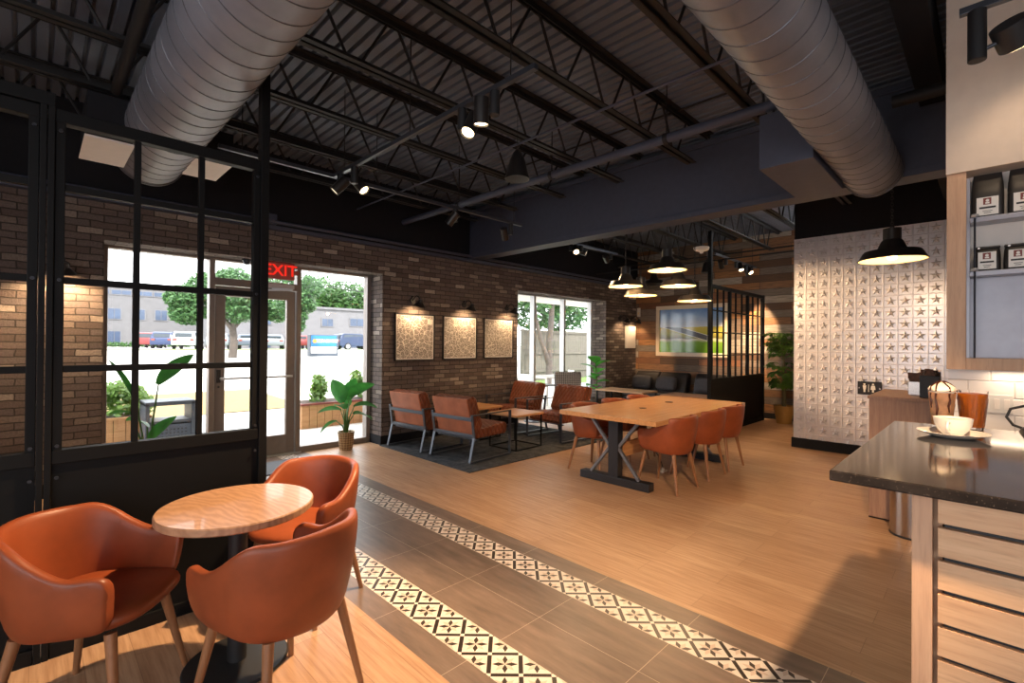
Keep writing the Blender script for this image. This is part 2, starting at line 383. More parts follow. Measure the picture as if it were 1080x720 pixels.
M['stem'] = plain('plant_stem', rgb(96, 86, 52), 0.6); M['greenstem'] = plain('green_stem', rgb(72, 112, 48), 0.5)
M['treeleaf'] = leaf_mat('tree_leaf', rgb(50, 84, 54), rgb(84, 120, 66)); M['treeleafB'] = leaf_mat('dark_tree_leaf', rgb(40, 72, 36), rgb(72, 110, 46)); M['shrubleaf'] = leaf_mat('shrub_leaf', rgb(84, 120, 52), rgb(132, 164, 76)); M['bark'] = plain('grey_bark', rgb(74, 66, 60), 0.9, vary=0.3, nscale=9)
M['concrete'] = plain('pale_concrete', rgb(196, 192, 184), 0.9, vary=0.04, nscale=1.5); M['lawn'] = plain('lawn_grass', rgb(92, 116, 56), 0.95, vary=0.3, nscale=30); M['drygrass'] = plain('dry_grass', rgb(128, 108, 66), 0.95, vary=0.25, nscale=25)
M['facadeA'] = facade_mat('pale_brick_facade', rgb(96, 95, 97)); M['facadeB'] = facade_mat('white_block_facade', rgb(104, 103, 106)); M['winglass'] = plain('tinted_window', rgb(58, 70, 90), 0.15, 0.1, 0.2, 1.0)
M['bluesign'] = plain('sign_blue', rgb(34, 104, 156), 0.5, vary=0.02); M['orange'] = plain('sign_orange', rgb(236, 140, 60), 0.5); M['signgrey'] = plain('sign_grey', rgb(62, 70, 82), 0.5)
M['fence'] = wood('weathered_fence', rgb(78, 74, 66), rgb(98, 92, 82), 0.85, 0.6, 'z'); M['planter'] = wood('cedar_planter', rgb(166, 118, 74), rgb(188, 142, 96), 0.7, 1, 'x')
M['bin'] = plain('bin_plastic', rgb(56, 62, 70), 0.5); M['weave'] = weave_mat(); M['terracotta'] = plain('ochre_pot', rgb(176, 134, 72), 0.5)
M['tyre'] = plain('tyre_rubber', rgb(34, 34, 36), 0.8); M['rubberblack'] = plain('black_plastic', rgb(32, 32, 34), 0.5)
M['darkglass'] = plain('car_glass', rgb(50, 58, 66), 0.1)
M['packet'] = plain('brown_packet', rgb(96, 62, 42), 0.6, vary=0.4, nscale=50)
M['mat'] = plain('entry_mat', rgb(96, 100, 106), 0.95, vary=0.2, nscale=80)

# ------------------------------------------------------------------ mesh helpers
class MB:
    def __init__(s): s.bm = bmesh.new()
    def box(s, x0, y0, z0, x1, y1, z1, mat=None):
        v = [s.bm.verts.new(p) for p in ((x0, y0, z0), (x1, y0, z0), (x1, y1, z0), (x0, y1, z0), (x0, y0, z1), (x1, y0, z1), (x1, y1, z1), (x0, y1, z1))]
        if mat is not None:
            for q in v: q.co = mat @ q.co
        for f in ((0, 3, 2, 1), (4, 5, 6, 7), (0, 1, 5, 4), (1, 2, 6, 5), (2, 3, 7, 6), (3, 0, 4, 7)):
            s.bm.faces.new([v[i] for i in f])
        return s
    def cbox(s, c, d, mat=None):
        return s.box(c[0] - d[0] / 2, c[1] - d[1] / 2, c[2] - d[2] / 2, c[0] + d[0] / 2, c[1] + d[1] / 2, c[2] + d[2] / 2, mat)
    def bar(s, p0, p1, w, h, upv=(0, 0, 1)):
        p0, p1 = Vector(p0), Vector(p1); d = (p1 - p0); L = d.length; d.normalize()
        u = Vector(upv)
        if abs(d.dot(u)) > 0.97: u = Vector((1, 0, 0))
        a = d.cross(u).normalized(); b = a.cross(d)
        mt = Matrix((d, a, b)).transposed().to_4x4(); mt.translation = p0
        return s.box(0, -w / 2, -h / 2, L, w / 2, h / 2, mt)
    def cyl(s, p0, p1, ra, rb=None, seg=16, caps=True):
        rb = ra if rb is None else rb
        p0, p1 = Vector(p0), Vector(p1); d = (p1 - p0).normalized()
        u = Vector((0, 0, 1)) if abs(d.z) < 0.95 else Vector((1, 0, 0))
        a = d.cross(u).normalized(); b = a.cross(d)
        r0_, r1_ = [], []
        for i in range(seg):
            t = 2 * math.pi * i / seg; o = a * math.cos(t) + b * math.sin(t)
            r0_.append(s.bm.verts.new(p0 + o * ra)); r1_.append(s.bm.verts.new(p1 + o * rb))
        for i in range(seg):
            j = (i + 1) % seg; s.bm.faces.new((r0_[i], r0_[j], r1_[j], r1_[i]))
        if caps: s.bm.faces.new(r0_[::-1]); s.bm.faces.new(r1_)
        return s
    def tube(s, pts, r, seg=8, radii=None):
        pts = [Vector(p) for p in pts]; rings = []; prev = None
        for i, p in enumerate(pts):
            d = (pts[min(i + 1, len(pts) - 1)] - pts[max(i - 1, 0)]).normalized()
            if prev is None:
                u = Vector((0, 0, 1)) if abs(d.z) < 0.9 else Vector((1, 0, 0)); a = d.cross(u).normalized()
            else:
                a = (prev - d * prev.dot(d)).normalized()
            prev = a; b = a.cross(d); rr = radii[i] if radii else r
            rings.append([s.bm.verts.new(p + (a * math.cos(2 * math.pi * k / seg) + b * math.sin(2 * math.pi * k / seg)) * rr) for k in range(seg)])
        for i in range(len(rings) - 1):
            for k in range(seg):
                j = (k + 1) % seg; s.bm.faces.new((rings[i][k], rings[i][j], rings[i + 1][j], rings[i + 1][k]))
        s.bm.faces.new(rings[0][::-1]); s.bm.faces.new(rings[-1])
        return s
    def lathe(s, prof, c=(0, 0, 0), seg=32, mat=None, closed=False):
        rings = []
        for r, z in prof:
            if r < 1e-5: rings.append([s.bm.verts.new(Vector(c) + Vector((0, 0, z)))])
            else: rings.append([s.bm.verts.new(Vector(c) + Vector((r * math.cos(2 * math.pi * k / seg), r * math.sin(2 * math.pi * k / seg), z))) for k in range(seg)])
        n = len(rings)
        for i in range(n if closed else n - 1):
            A, B = rings[i], rings[(i + 1) % n]
            for k in range(seg):
                j = (k + 1) % seg
                if len(A) == 1 and len(B) == 1: continue
                if len(A) == 1: s.bm.faces.new((A[0], B[k], B[j])) if False else s.bm.faces.new((A[0], B[j], B[k]))
                elif len(B) == 1: s.bm.faces.new((A[k], A[j], B[0]))
                else: s.bm.faces.new((A[k], A[j], B[j], B[k]))
        if mat is not None:
            for rg in rings:
                for q in rg: q.co = mat @ q.co
        return s
    def loft(s, rings, caps=True):
        R = [[s.bm.verts.new(p) for p in rg] for rg in rings]
        n = len(R[0])
        for i in range(len(R) - 1):
            for k in range(n):
                j = (k + 1) % n; s.bm.faces.new((R[i][k], R[i][j], R[i + 1][j], R[i + 1][k]))
        if caps: s.bm.faces.new(R[0][::-1]); s.bm.faces.new(R[-1])
        return s
    def prism(s, poly, z0, z1, mat=None):
        a = [s.bm.verts.new((p[0], p[1], z0)) for p in poly]; b = [s.bm.verts.new((p[0], p[1], z1)) for p in poly]
        n = len(poly)
        s.bm.faces.new(a[::-1]); s.bm.faces.new(b)
        for i in range(n):
            j = (i + 1) % n; s.bm.faces.new((a[i], a[j], b[j], b[i]))
        if mat is not None:
            for q in a + b: q.co = mat @ q.co
        return s
    def face(s, pts):
        s.bm.faces.new([s.bm.verts.new(p) for p in pts]); return s
    def leaf(s, base, d, length, width, droop=0.5, fold=0.25, n=6, side=None, notch=False):
        # a blade with a folded midrib bending down along its length
        base = Vector(base); d = Vector(d).normalized(); down = Vector((0, 0, -1))
        sd = Vector(side) if side else d.cross(Vector((0, 0, 1)))
        if sd.length < 1e-3: sd = Vector((1, 0, 0))
        sd.normalize()
        rows = []; p = base.copy(); dirv = d.copy()
        for i in range(n + 1):
            t = i / n
            w = width * 0.5 * (math.sin(math.pi * min(1, t * 0.93 + 0.06)) ** 0.75)
            nrm = sd.cross(dirv).normalized()
            rows.append((s.bm.verts.new(p - sd * w + nrm * w * fold), s.bm.verts.new(p), s.bm.verts.new(p + sd * w + nrm * w * fold)))
            dirv = (dirv + down * droop / n).normalized(); p = p + dirv * (length / n)
        for i in range(n):
            a, b = rows[i], rows[i + 1]
            s.bm.faces.new((a[0], a[1], b[1], b[0])); s.bm.faces.new((a[1], a[2], b[2], b[1]))
        return s
    def build(s, name, mat, parent=None, loc=(0, 0, 0), smooth=None, bevel=0.0, bseg=2, subsurf=0, solid=0.0, recalc=True):
        bm = s.bm
        if recalc: bmesh.ops.recalc_face_normals(bm, faces=bm.faces)
        uvl = bm.loops.layers.uv.new('UVMap')
        for f in bm.faces:
            n = f.normal; ax = max(range(3), key=lambda i: abs(n[i]))
            for lp in f.loops:
                c = lp.vert.co
                lp[uvl].uv = (c.y, c.z) if ax == 0 else ((c.x, c.z) if ax == 1 else (c.x, c.y))
        me = bpy.data.meshes.new(name); bm.to_mesh(me); bm.free()
        mats = mat if isinstance(mat, (list, tuple)) else [mat]
        for x in mats: me.materials.append(x if not isinstance(x, str) else M[x])
        if smooth is not None:
            me.shade_smooth()
            if smooth < 179: me.set_sharp_from_angle(angle=math.radians(smooth))
        o = bpy.data.objects.new(name, me); COL.objects.link(o); o.location = loc
        if parent: o.parent = parent
        if solid: md = o.modifiers.new('solid', 'SOLIDIFY'); md.thickness = solid; md.offset = 0
        if bevel: md = o.modifiers.new('bevel', 'BEVEL'); md.width = bevel; md.segments = bseg; md.limit_method = 'ANGLE'; md.angle_limit = math.radians(40)
        if subsurf: md = o.modifiers.new('sub', 'SUBSURF'); md.levels = subsurf; md.render_levels = subsurf
        return o

def box_obj(name, mat, x0, y0, z0, x1, y1, z1, parent=None, bevel=0.0):
    return MB().box(x0, y0, z0, x1, y1, z1).build(name, mat, parent, bevel=bevel)
def tag(o, label=None, cat=None, group=None, kind=None):
    if label: o['label'] = label
    if cat: o['category'] = cat
    if group: o['group'] = group
    if kind: o['kind'] = kind
    return o
def thing(name, label, cat, loc=(0, 0, 0), rz=0.0, group=None):
    o = bpy.data.objects.new(name, None); COL.objects.link(o)
    o.location = loc; o.rotation_euler = (0, 0, rz); o.empty_display_size = 0.1
    return tag(o, label, cat, group)
def struct(o, label=None): o['kind'] = 'structure'; return tag(o, label) if label else o
def copy_tree(o, parent=None):
    c = o.copy(); COL.objects.link(c); c.parent = parent
    for ch in list(o.children): copy_tree(ch, c)
    return c
def place_copy(o, label, loc, rz, group=None, scale=None):
    c = copy_tree(o); c['label'] = label; c.location = loc; c.rotation_euler = (0, 0, rz)
    if group: c['group'] = group
    if scale: c.scale = scale
    return c
def text_obj(name, body, size, mat, parent, loc, rot, extrude=0.001, align='CENTER', bold=0.0):
    cu = bpy.data.curves.new(name, 'FONT'); cu.body = body; cu.size = size; cu.extrude = extrude; cu.align_x = align; cu.align_y = 'CENTER'; cu.offset = bold
    cu.materials.append(M[mat]); o = bpy.data.objects.new(name, cu); COL.objects.link(o)
    o.location = loc; o.rotation_euler = rot
    if parent: o.parent = parent
    bpy.context.view_layer.update()
    me = bpy.data.meshes.new_from_object(o.evaluated_get(bpy.context.evaluated_depsgraph_get()))
    q = bpy.data.objects.new(name + '_text', me); COL.objects.link(q); q.location = loc; q.rotation_euler = rot
    if parent: q.parent = parent
    bpy.data.objects.remove(o); q.name = name
    return q

# ================================================================== THE SETTING
# floor: oak planks either side of a stone tile band that runs to the entrance door
f = MB()
f.box(-3, -3, -0.1, 1.32, 6.76, 0); f.box(2.65, -3, -0.1, 11.0, 6.76, 0)
struct(f.build('floor', 'floor'), 'pale oak plank floor of the cafe')
f = MB(); f.box(1.69, -3, -0.1, 2.28, 6.76, 0)
struct(f.build('floor_tile_band', 'tile'), 'grey brown stone tile walkway between the patterned strips')
f = MB(); f.box(1.32, -3, -0.1, 1.47, 6.76, 0); f.box(2.49, -3, -0.1, 2.65, 6.76, 0)
struct(f.build('floor_tile_border', 'tile_border'), 'dark stone border tiles beside the patterned strips')
struct(MB().box(2.28, -3, -0.1, 2.49, 6.76, 0).build('floor_pattern_strip', 'pat1'), 'strip of black and cream star tiles nearer the long table')
struct(MB().box(1.47, -3, -0.1, 1.69, 6.76, 0).build('floor_pattern_strip', 'pat2'), 'strip of black and cream star tiles nearer the round table')
tag(MB().box(1.05, 5.75, 0.0, 2.45, 6.35, 0.012).build('entry_mat', 'mat'), 'grey walk-off mat lying inside the glass entrance door', 'mat')

# brick window wall with two glazed openings
w = MB()
for x0, x1, z0, z1 in ((-3, 0.5, 0, 2.92), (3.65, 6.52, 0, 2.92), (9.47, 10.98, 0, 2.92), (0.5, 3.65, 2.53, 2.92), (6.52, 9.47, 2.53, 2.92)):
    w.box(x0, 6.37, z0, x1, 6.80, z1)
struct(w.build('wall_window_side', 'brick'), 'dark brown brick wall with two glazed openings')
struct(box_obj('wall_window_upper', 'blackpaint', -3, 6.33, 2.95, 10.98, 6.80, 3.9), 'black painted wall above the brick')
t = MB(); t.box(-3, 6.28, 2.905, 10.82, 6.37, 2.95); t.cyl((-3, 6.26, 2.99), (10.8, 6.26, 2.99), 0.022, seg=10)
struct(t.build('trim_1', 'navy', smooth=40), 'slate ledge and conduit along the top of the brick')
b = MB()
for x0, x1 in ((-3, 0.5), (3.65, 6.52), (9.47, 10.8)): b.box(x0, 6.35, 0, x1, 6.37, 0.13)
for x in (3.63, 6.54, 9.45): b.box(x - 0.0, 6.35, 0, x + 0.02, 6.74, 0.13) if x != 6.54 else b.box(x - 0.04, 6.35, 0, x - 0.02, 6.74, 0.13)
b.box(0.5, 6.35, 0, 0.52, 6.74, 0.13)
struct(b.build('baseboard_window_side', 'blackpaint'), 'black baseboard under the brick wall')

# far wall of reclaimed planks
struct(box_obj('wall_far', 'reclaimed', 10.82, 2.0, 0, 10.98, 6.37, 3.86), 'far wall of mixed reclaimed planks')
struct(box_obj('baseboard_far', 'blackpaint', 10.8, 2.12, 0, 10.82, 6.35, 0.12), 'black baseboard under the plank wall')

# pressed tin wall with raised stars
struct(box_obj('wall_restroom', 'tin', 8.11, -3, 0, 8.25, 2.1, 3.11), 'wall behind the pressed tin stars')
struct(box_obj('wall_restroom_side', 'white', 8.25, 2.0, 0, 10.82, 2.1, 3.11), 'side wall of the restroom block')
struct(box_obj('wall_restroom_upper', 'blackpaint', 8.13, -3, 3.11, 8.25, 2.1, 3.86), 'black wall above the pressed tin')
st = MB(); S = 0.153
for i in range(15):
    for k in range(20):
        yc = 2.1 - S * (i + 0.5); zc = 3.11 - S * (k + 0.5); x0 = 8.11
        if zc < 0.1: continue
        h = S * 0.485
        # shallow dished field with a raised rim
        A = [st.bm.verts.new((x0 - 0.007, yc + a * S / 2, zc + b_ * S / 2)) for a, b_ in ((-1, -1), (1, -1), (1, 1), (-1, 1))]
        B = [st.bm.verts.new((x0 - 0.007, yc + a * h, zc + b_ * h)) for a, b_ in ((-1, -1), (1, -1), (1, 1), (-1, 1))]
        C = [st.bm.verts.new((x0 - 0.001, yc + a * h * 0.93, zc + b_ * h * 0.93)) for a, b_ in ((-1, -1), (1, -1), (1, 1), (-1, 1))]
        for q in range(4):
            j = (q + 1) % 4; st.bm.faces.new((A[q], A[j], B[j], B[q])); st.bm.faces.new((B[q], B[j], C[j], C[q]))
        st.bm.faces.new(C)
        tip = st.bm.verts.new((x0 - 0.027, yc, zc)); ring = []
        for n in range(10):
            an = math.pi / 2 + n * math.pi / 5; rr = 0.066 if n % 2 == 0 else 0.027
            ring.append(st.bm.verts.new((x0 - 0.0015, yc - rr * math.cos(an), zc + rr * math.sin(an))))
        for n in range(10): st.bm.faces.new((tip, ring[n], ring[(n + 1) % 10]))
struct(st.build('wall_restroom_tin_panel', 'tin'), 'silver pressed tin wall embossed with rows of stars')
struct(box_obj('baseboard_restroom', 'blackpaint', 8.06, -3, 0, 8.12, 2.115, 0.14), 'black baseboard under the pressed tin wall')

# bar wall: white bulkhead, tile splashback
struct(box_obj('wall_bar_bulkhead', 'bulkhead', 3.93, -3, 2.555, 4.3, 0.195, 3.86), 'white bulkhead above the bar shelves')
struct(box_obj('wall_bar', 'subway', 4.10, -3, 0, 4.3, 0.19, 2.555), 'white subway tiled wall behind the bar')
# unseen sides closing the room
struct(box_obj('wall_left', 'white', -3.15, -3, 0, -3, 6.8, 3.9)); struct(box_obj('wall_rear', 'white', -3.15, -3.15, 0, 11, -3, 3.9))
struct(box_obj('roof', 'blackpaint', -3.2, -3.2, 3.93, 11.1, 6.9, 4.05))

# corrugated steel deck, ribs running towards the window wall
d = MB(); x = -3.0; prof = []
while x < 11:
    prof += [(x, 3.85), (x + 0.062, 3.85), (x + 0.071, 3.885), (x + 0.091, 3.885)]; x += 0.1
pa = [d.bm.verts.new((p, -3, z)) for p, z in prof]; pb = [d.bm.verts.new((p, 6.8, z)) for p, z in prof]
for i in range(len(prof) - 1): d.bm.faces.new((pa[i], pa[i + 1], pb[i + 1], pb[i]))
struct(d.build('ceiling', 'deck', solid=0.004), 'grey corrugated steel roof deck')

# the big slate beam across the room
bm_ = MB(); bm_.box(5.26, -3, 2.96, 5.52, 6.33, 3.02); bm_.box(5.285, -3, 3.02, 5.495, 6.33, 3.72); bm_.box(5.26, -3, 3.72, 5.52, 6.33, 3.78)
struct(bm_.build('beam', 'navy', bevel=0.004), 'slate blue steel beam spanning the room')

# ------------------------------------------------------------------ open-web roof joists
ZB, ZT = 3.43, 3.82
def joist(name, label, y, x0, x1, n, group):
    L = x1 - x0
    j = thing(name, label, 'roof joist', (x0, y, 3.41), 0, group)
    a = MB()
    for s_ in (-1, 1):
        a.box(0, s_ * 0.03 - 0.022, 0, L - 0.42, s_ * 0.03 + 0.022, 0.007); a.box(0, s_ * 0.012 - 0.003, 0, L - 0.42, s_ * 0.012 + 0.003, 0.045)
    a.build('bottom_chord', 'joist', j)
    a = MB()
    for s_ in (-1, 1):
        a.box(0, s_ * 0.034 - 0.026, 0.425, L, s_ * 0.034 + 0.026, 0.433); a.box(0, s_ * 0.014 - 0.004, 0.385, L, s_ * 0.014 + 0.004, 0.43)
    a.build('top_chord', 'joist', j)
    pts = []; step = (L - 0.5) / n
    a = MB()
    for i in range(n):
        xa, xm, xb = i * step, (i + 0.42) * step, (i + 0.58) * step
        a.tube([(xa + 0.04, 0, 0.40), (xm, 0, 0.02)], 0.011, 6); a.tube([(xm, 0, 0.02), (xb, 0, 0.02)], 0.011, 6); a.tube([(xb, 0, 0.02), (xa + step - 0.04, 0, 0.40)], 0.011, 6)
    a.build('web', 'joist', j)
    return j
ORD = ['nearest', 'second', 'third', 'fourth', 'fifth', 'sixth', 'seventh', 'eighth']
for k in range(7):
    y = 1.91 * (0.714 + 0.45 * (6 - k))
    joist('roof_joist', ('%s black open-web joist counted from the brick wall, on the entrance side of the beam' % ORD[k]).replace('nearest', 'first'), y, -2.9, 5.285, 13, 'open-web joists over the entrance side')
    joist('roof_joist', ('%s black open-web joist counted from the brick wall, beyond the beam' % ORD[k]).replace('nearest', 'first'), y, 5.5, 10.8 if y > 2.1 else 8.12, 9, 'open-web joists beyond the beam')

# ------------------------------------------------------------------ spiral ducts
def duct(name, label, p0, p1, R, pitch=0.16):
    p0, p1 = Vector(p0), Vector(p1); dv = (p1 - p0); L = dv.length; dv.normalize()
    o = thing(name, label, 'duct', p0)
    a = MB(); a.cyl((0, 0, 0), dv * L, R, R, 48)
    bd = a.build('body', 'duct', o, smooth=60)
    a = MB(); a.cyl(dv * (L - 0.03), dv * L, R - 0.004, R - 0.004, 48)
    a.build('end_cap', 'duct', o, smooth=60)
    ux = dv.cross(Vector((0, 0, 1))).normalized(); uz = Vector((0, 0, 1))
    a = MB(); pts = []; N = int(L / pitch * 40)
    for i in range(N + 1):
        t = i / N; an = 2 * math.pi * t * L / pitch
        pts.append(dv * (t * L) + (ux * math.cos(an) + uz * math.sin(an)) * (R + 0.0005))
    a.tube(pts, 0.0032, 5)
    a.build('spiral_seam', 'seam', o, smooth=60)
    a = MB(); a.cyl(dv * (L - 0.02), dv * (L + 0.004), R + 0.008, R + 0.008, 48, caps=False); a.build('end_ring', 'seam', o, smooth=60, solid=0.006)
    return o
dl = duct('spiral_duct', 'silver spiral duct running towards the brick entrance wall above the black partition', (0.712, -2.9, 3.14), (0.712, 5.25, 3.14), 0.252)
# boots with angled registers on both sides of that duct
for nm, sg in (('left', -1), ('right', 1)):
    pass
a = MB(); a.box(-0.46, 7.42, -0.17, -0.2, 8.05, 0.14); a.build('side_boot', 'blackpaint', dl, bevel=0.005)
a = MB(); a.box(-0.47, 7.43, -0.186, -0.19, 8.04, -0.172); a.build('register_plate', 'white', dl)
a = MB(); a.box(0.19, 7.5, -0.12, 0.49, 8.04, 0.14); a.build('side_boot', 'blackpaint', dl, bevel=0.005)
a = MB(); a.box(0.2, 7.51, -0.136, 0.48, 8.03, -0.122); a.build('register_plate', 'white', dl)
dr = duct('spiral_duct', 'dark grey spiral duct running from the bar side towards the slate beam', (1.15, 0.732, 3.034), (5.2, 0.732, 3.034), 0.205)
a = MB(); a.box(2.75, 0.16, -0.19, 3.7, 0.52, 0.22); a.build('side_boot', 'navy', dr, bevel=0.005)
a = MB(); a.box(2.8, 0.515, -0.16, 3.65, 0.53, 0.19); a.build('register_plate', 'navy', dr)

# rectangular duct beside the bar, pipes and conduits
o = thing('rectangular_duct', 'black rectangular duct between the round duct and the bar bulkhead', 'duct', (-1.0, 0.34, 3.5))
MB().box(0, -0.08, 0, 6.2, 0.08, 0.3).build('body', 'blackpaint', o, bevel=0.004)
for q in range(4): MB().box(1.2 * q + 0.6, -0.095, -0.012, 1.2 * q + 0.64, 0.095, 0.31).build('flange', 'blackpaint', o)
o = thing('rectangular_duct', 'short black rectangular duct past the beam above the tin wall', 'duct', (5.6, 0.33, 3.36))
MB().box(0, -0.09, 0, 2.5, 0.09, 0.3).build('body', 'blackpaint', o, bevel=0.004)
def pipe(name, label, p0, p1, r, mat, hang=()):
    p0, p1 = Vector(p0), Vector(p1)
    o = thing(name, label, 'pipe', p0); a = MB(); a.cyl((0, 0, 0), p1 - p0, r, r, 20); a.build('pipe_run', mat, o, smooth=50)
    for t in hang:
        q = (p1 - p0) * t
        a = MB(); a.cyl(q, q + Vector((0, 0, 3.84 - p0.z - q.z)), 0.006, 0.006, 6); a.cyl(q - (p1 - p0).normalized() * 0.02, q + (p1 - p0).normalized() * 0.02, r + 0.008, r + 0.008, 20); a.build('hanger', 'joist', o, smooth=50)
    return o
pipe('sprinkler_pipe', 'thick grey pipe under the joists in front of the slate beam', (3.98, 6.33, 3.345), (3.98, 0.98, 3.345), 0.042, 'navy', (0.25, 0.55, 0.8))
pipe('sprinkler_pipe', 'dark pipe just behind the slate beam', (5.85, 6.33, 3.26), (5.85, -1.0, 3.26), 0.04, 'joist', (0.3, 0.6))
pipe('sprinkler_pipe', 'black pipe under the deck left of the entrance side duct', (0.405, -2.9, 3.3), (0.405, 4.45, 3.3), 0.035, 'joist', (0.5, 0.7))
pipe('sprinkler_pipe', 'dark horizontal pipe crossing behind the bar side duct', (4.5, 0.52, 3.32), (4.5, -2.0, 3.32), 0.045, 'joist')
pipe('conduit', 'thin pale conduit crossing under the joists near the bell lamp', (3.2, 6.3, 3.38), (3.2, 1.1, 3.38), 0.011, 'navy')
pipe('conduit', 'thin dark conduit resting along the deck beside the slate beam', (4.5, 4.5, 3.83), (4.5, 1.1, 3.83), 0.01, 'joist')
pipe('conduit', 'thin conduit crossing in front of the plank wall high up', (9.9, 6.3, 3.36), (9.9, 2.2, 3.36), 0.015, 'joist')
pipe('conduit', 'thin conduit at tin wall top height in front of the plank wall', (9.0, 6.3, 3.1), (9.0, 2.2, 3.1), 0.013, 'joist')

# ------------------------------------------------------------------ window frames, entrance door, glass
YW = 6.73
def wframe(name, label, mat, verts_x, rails, x0, x1, zb, zt, skip=None):
    o = thing(name, None, None); o['kind'] = 'structure'; o['label'] = label
    a = MB()
    for x in verts_x: a.box(x - 0.03, YW - 0.06, zb, x + 0.03, YW + 0.06, zt)
    for (xa, xb, z, h) in rails: a.box(xa, YW - 0.055, z - h / 2, xb, YW + 0.055, z + h / 2)
    a.build('window_frame', mat, o, bevel=0.004)
    return o
w1 = wframe('window_1', 'grey framed entrance glazing with a door in the middle', 'bronze', (0.53, 1.53, 2.56, 3.6), ((0.5, 1.5, 0.04, 0.08), (2.56, 3.62, 0.04, 0.08), (0.5, 3.65, 2.515, 0.03), (1.53, 2.56, 2.245, 0.09)), 0.5, 3.65, 0, 2.53)
for xa, xb, za, zb in ((0.56, 1.5, 0.08, 2.5), (2.59, 3.57, 0.08, 2.5), (1.56, 2.53, 2.29, 2.5)): box_obj('glass_pane', 'glass', xa, YW - 0.004, za, xb, YW + 0.004, zb, w1)
w2 = wframe('window_2', 'pale framed three pane window looking to the fence', 'alu', (6.56, 7.34, 8.32, 9.33), ((6.5, 9.36, 0.05, 0.1), (6.5, 9.36, 2.515, 0.03)), 6.5, 9.36, 0, 2.53)
for xa, xb in ((6.59, 7.31), (7.37, 8.29), (8.35, 9.3)): box_obj('glass_pane', 'glass', xa, YW - 0.004, 0.1, xb, YW + 0.004, 2.5, w2)
# jamb filler between the frame and the brick reveal
d1 = thing('door_1', None, None); d1['kind'] = 'structure'; d1['label'] = 'taupe framed glass entrance door'
a = MB(); X0, X1 = 1.57, 2.52
a.box(X0, YW - 0.03, 0.02, X0 + 0.11, YW + 0.03, 2.19); a.box(X1 - 0.11, YW - 0.03, 0.02, X1, YW + 0.03, 2.19); a.box(X0 + 0.11, YW - 0.03, 0.02, X1 - 0.11, YW + 0.03, 0.27); a.box(X0 + 0.11, YW - 0.03, 2.07, X1 - 0.11, YW + 0.03, 2.19)
a.build('door_frame', 'bronze', d1, bevel=0.004)
box_obj('glass_pane', 'glass', X0 + 0.11, YW - 0.004, 0.27, X1 - 0.11, YW + 0.004, 2.07, d1)
a = MB(); a.cyl((X0 + 0.05, YW - 0.09, 1.05), (X1 - 0.05, YW - 0.09, 1.05), 0.014, 0.014, 12)
for x in (X0 + 0.06, X1 - 0.06): a.cyl((x, YW - 0.09, 1.05), (x, YW - 0.03, 1.05), 0.012, 0.012, 10)
a.build('push_bar', 'alu', d1, smooth=50)
a = MB(); a.box(2.15, YW - 0.1, 2.215, 2.48, YW - 0.05, 2.27); a.bar((2.2, YW - 0.09, 2.2), (2.42, YW - 0.2, 2.2), 0.025, 0.02); a.bar((2.42, YW - 0.2, 2.19), (2.02, YW - 0.08, 2.17), 0.025, 0.02)
a.build('door_closer', 'alu', d1)
a = MB(); a.box(X0 + 0.02, YW - 0.05, 1.0, X0 + 0.06, YW - 0.03, 1.16); a.cyl((X0 + 0.04, YW - 0.05, 0.95), (X0 + 0.04, YW - 0.03, 0.95), 0.012); a.build('lock_plate', 'rubberblack', d1)
o = MB().box(1.5, YW - 0.08, 0, 2.6, YW + 0.07, 0.018).build('trim_2', 'alu'); struct(o, 'metal threshold under the entrance door')

# ================================================================== PARTITIONS
def screen(name, label, loc, along_len, bays, muls, zrail, ztop, hs, fr=0.03, thin=0.02):
    # steel framed grid over a solid lower panel; runs along +X from loc
    o = thing(name, label, 'partition', loc)
    for (xa, xb), mm in zip(bays, muls):
        a = MB(); a.box(xa, -0.012, 0.06, xb, 0.012, zrail - 0.02); a.build('lower_panel', 'black', o)
        a = MB()
        a.box(xa, -0.03, 0.0, xb, 0.03, 0.07); a.box(xa, -0.03, zrail - 0.035, xb, 0.03, zrail + 0.03); a.box(xa, -0.03, ztop - 0.06, xb, 0.03, ztop)
        a.box(xa, -0.025, zrail, xa + fr, 0.025, ztop); a.box(xb - fr, -0.025, zrail, xb, 0.025, ztop)
        a.build('bay_frame', 'black', o, bevel=0.003)
        a = MB()
        for x in mm: a.box(x - thin / 2, -0.016, zrail, x + thin / 2, 0.016, ztop - 0.05)
        for z in hs: a.box(xa, -0.018, z - thin / 2 - 0.002, xb, 0.018, z + thin / 2 + 0.002)
        a.build('glazing_bars', 'black', o, bevel=0.002)
    return o
p1 = screen('steel_partition', 'tall black steel grid partition beside the round table', (0.0, 3.16, 0), 0, [(-2.9, 0.012), (0.066, 0.968)], [(-2.2, -1.5, -0.72, -0.33), (0.378, 0.665)], 0.95, 2.6, (1.365, 1.79, 2.235), fr=0.036, thin=0.028)
a = MB(); a.box(0.013, -0.036, 0, 0.037, 0.036, 2.66); a.build('post', 'black', p1, bevel=0.003)
a = MB(); a.box(0.041, -0.036, 0, 0.065, 0.036, 2.66); a.build('post', 'black', p1, bevel=0.003)
a = MB(); a.box(-2.9, -0.04, 2.605, 0.065, 0.04, 2.665); a.build('header', 'black', p1, bevel=0.003)
a = MB(); a.box(0.968, -0.035, 0, 1.015, 0.035, 3.41); a.build('post', 'black', p1, bevel=0.003)
a = MB()
for x in (-0.006, 0.084, 0.95):
    for z in (2.5, 1.79, 1.0, 0.85): a.cyl((x, -0.026, z), (x, -0.034, z), 0.008, 0.008, 10)
a.build('bolts', 'iron', p1)
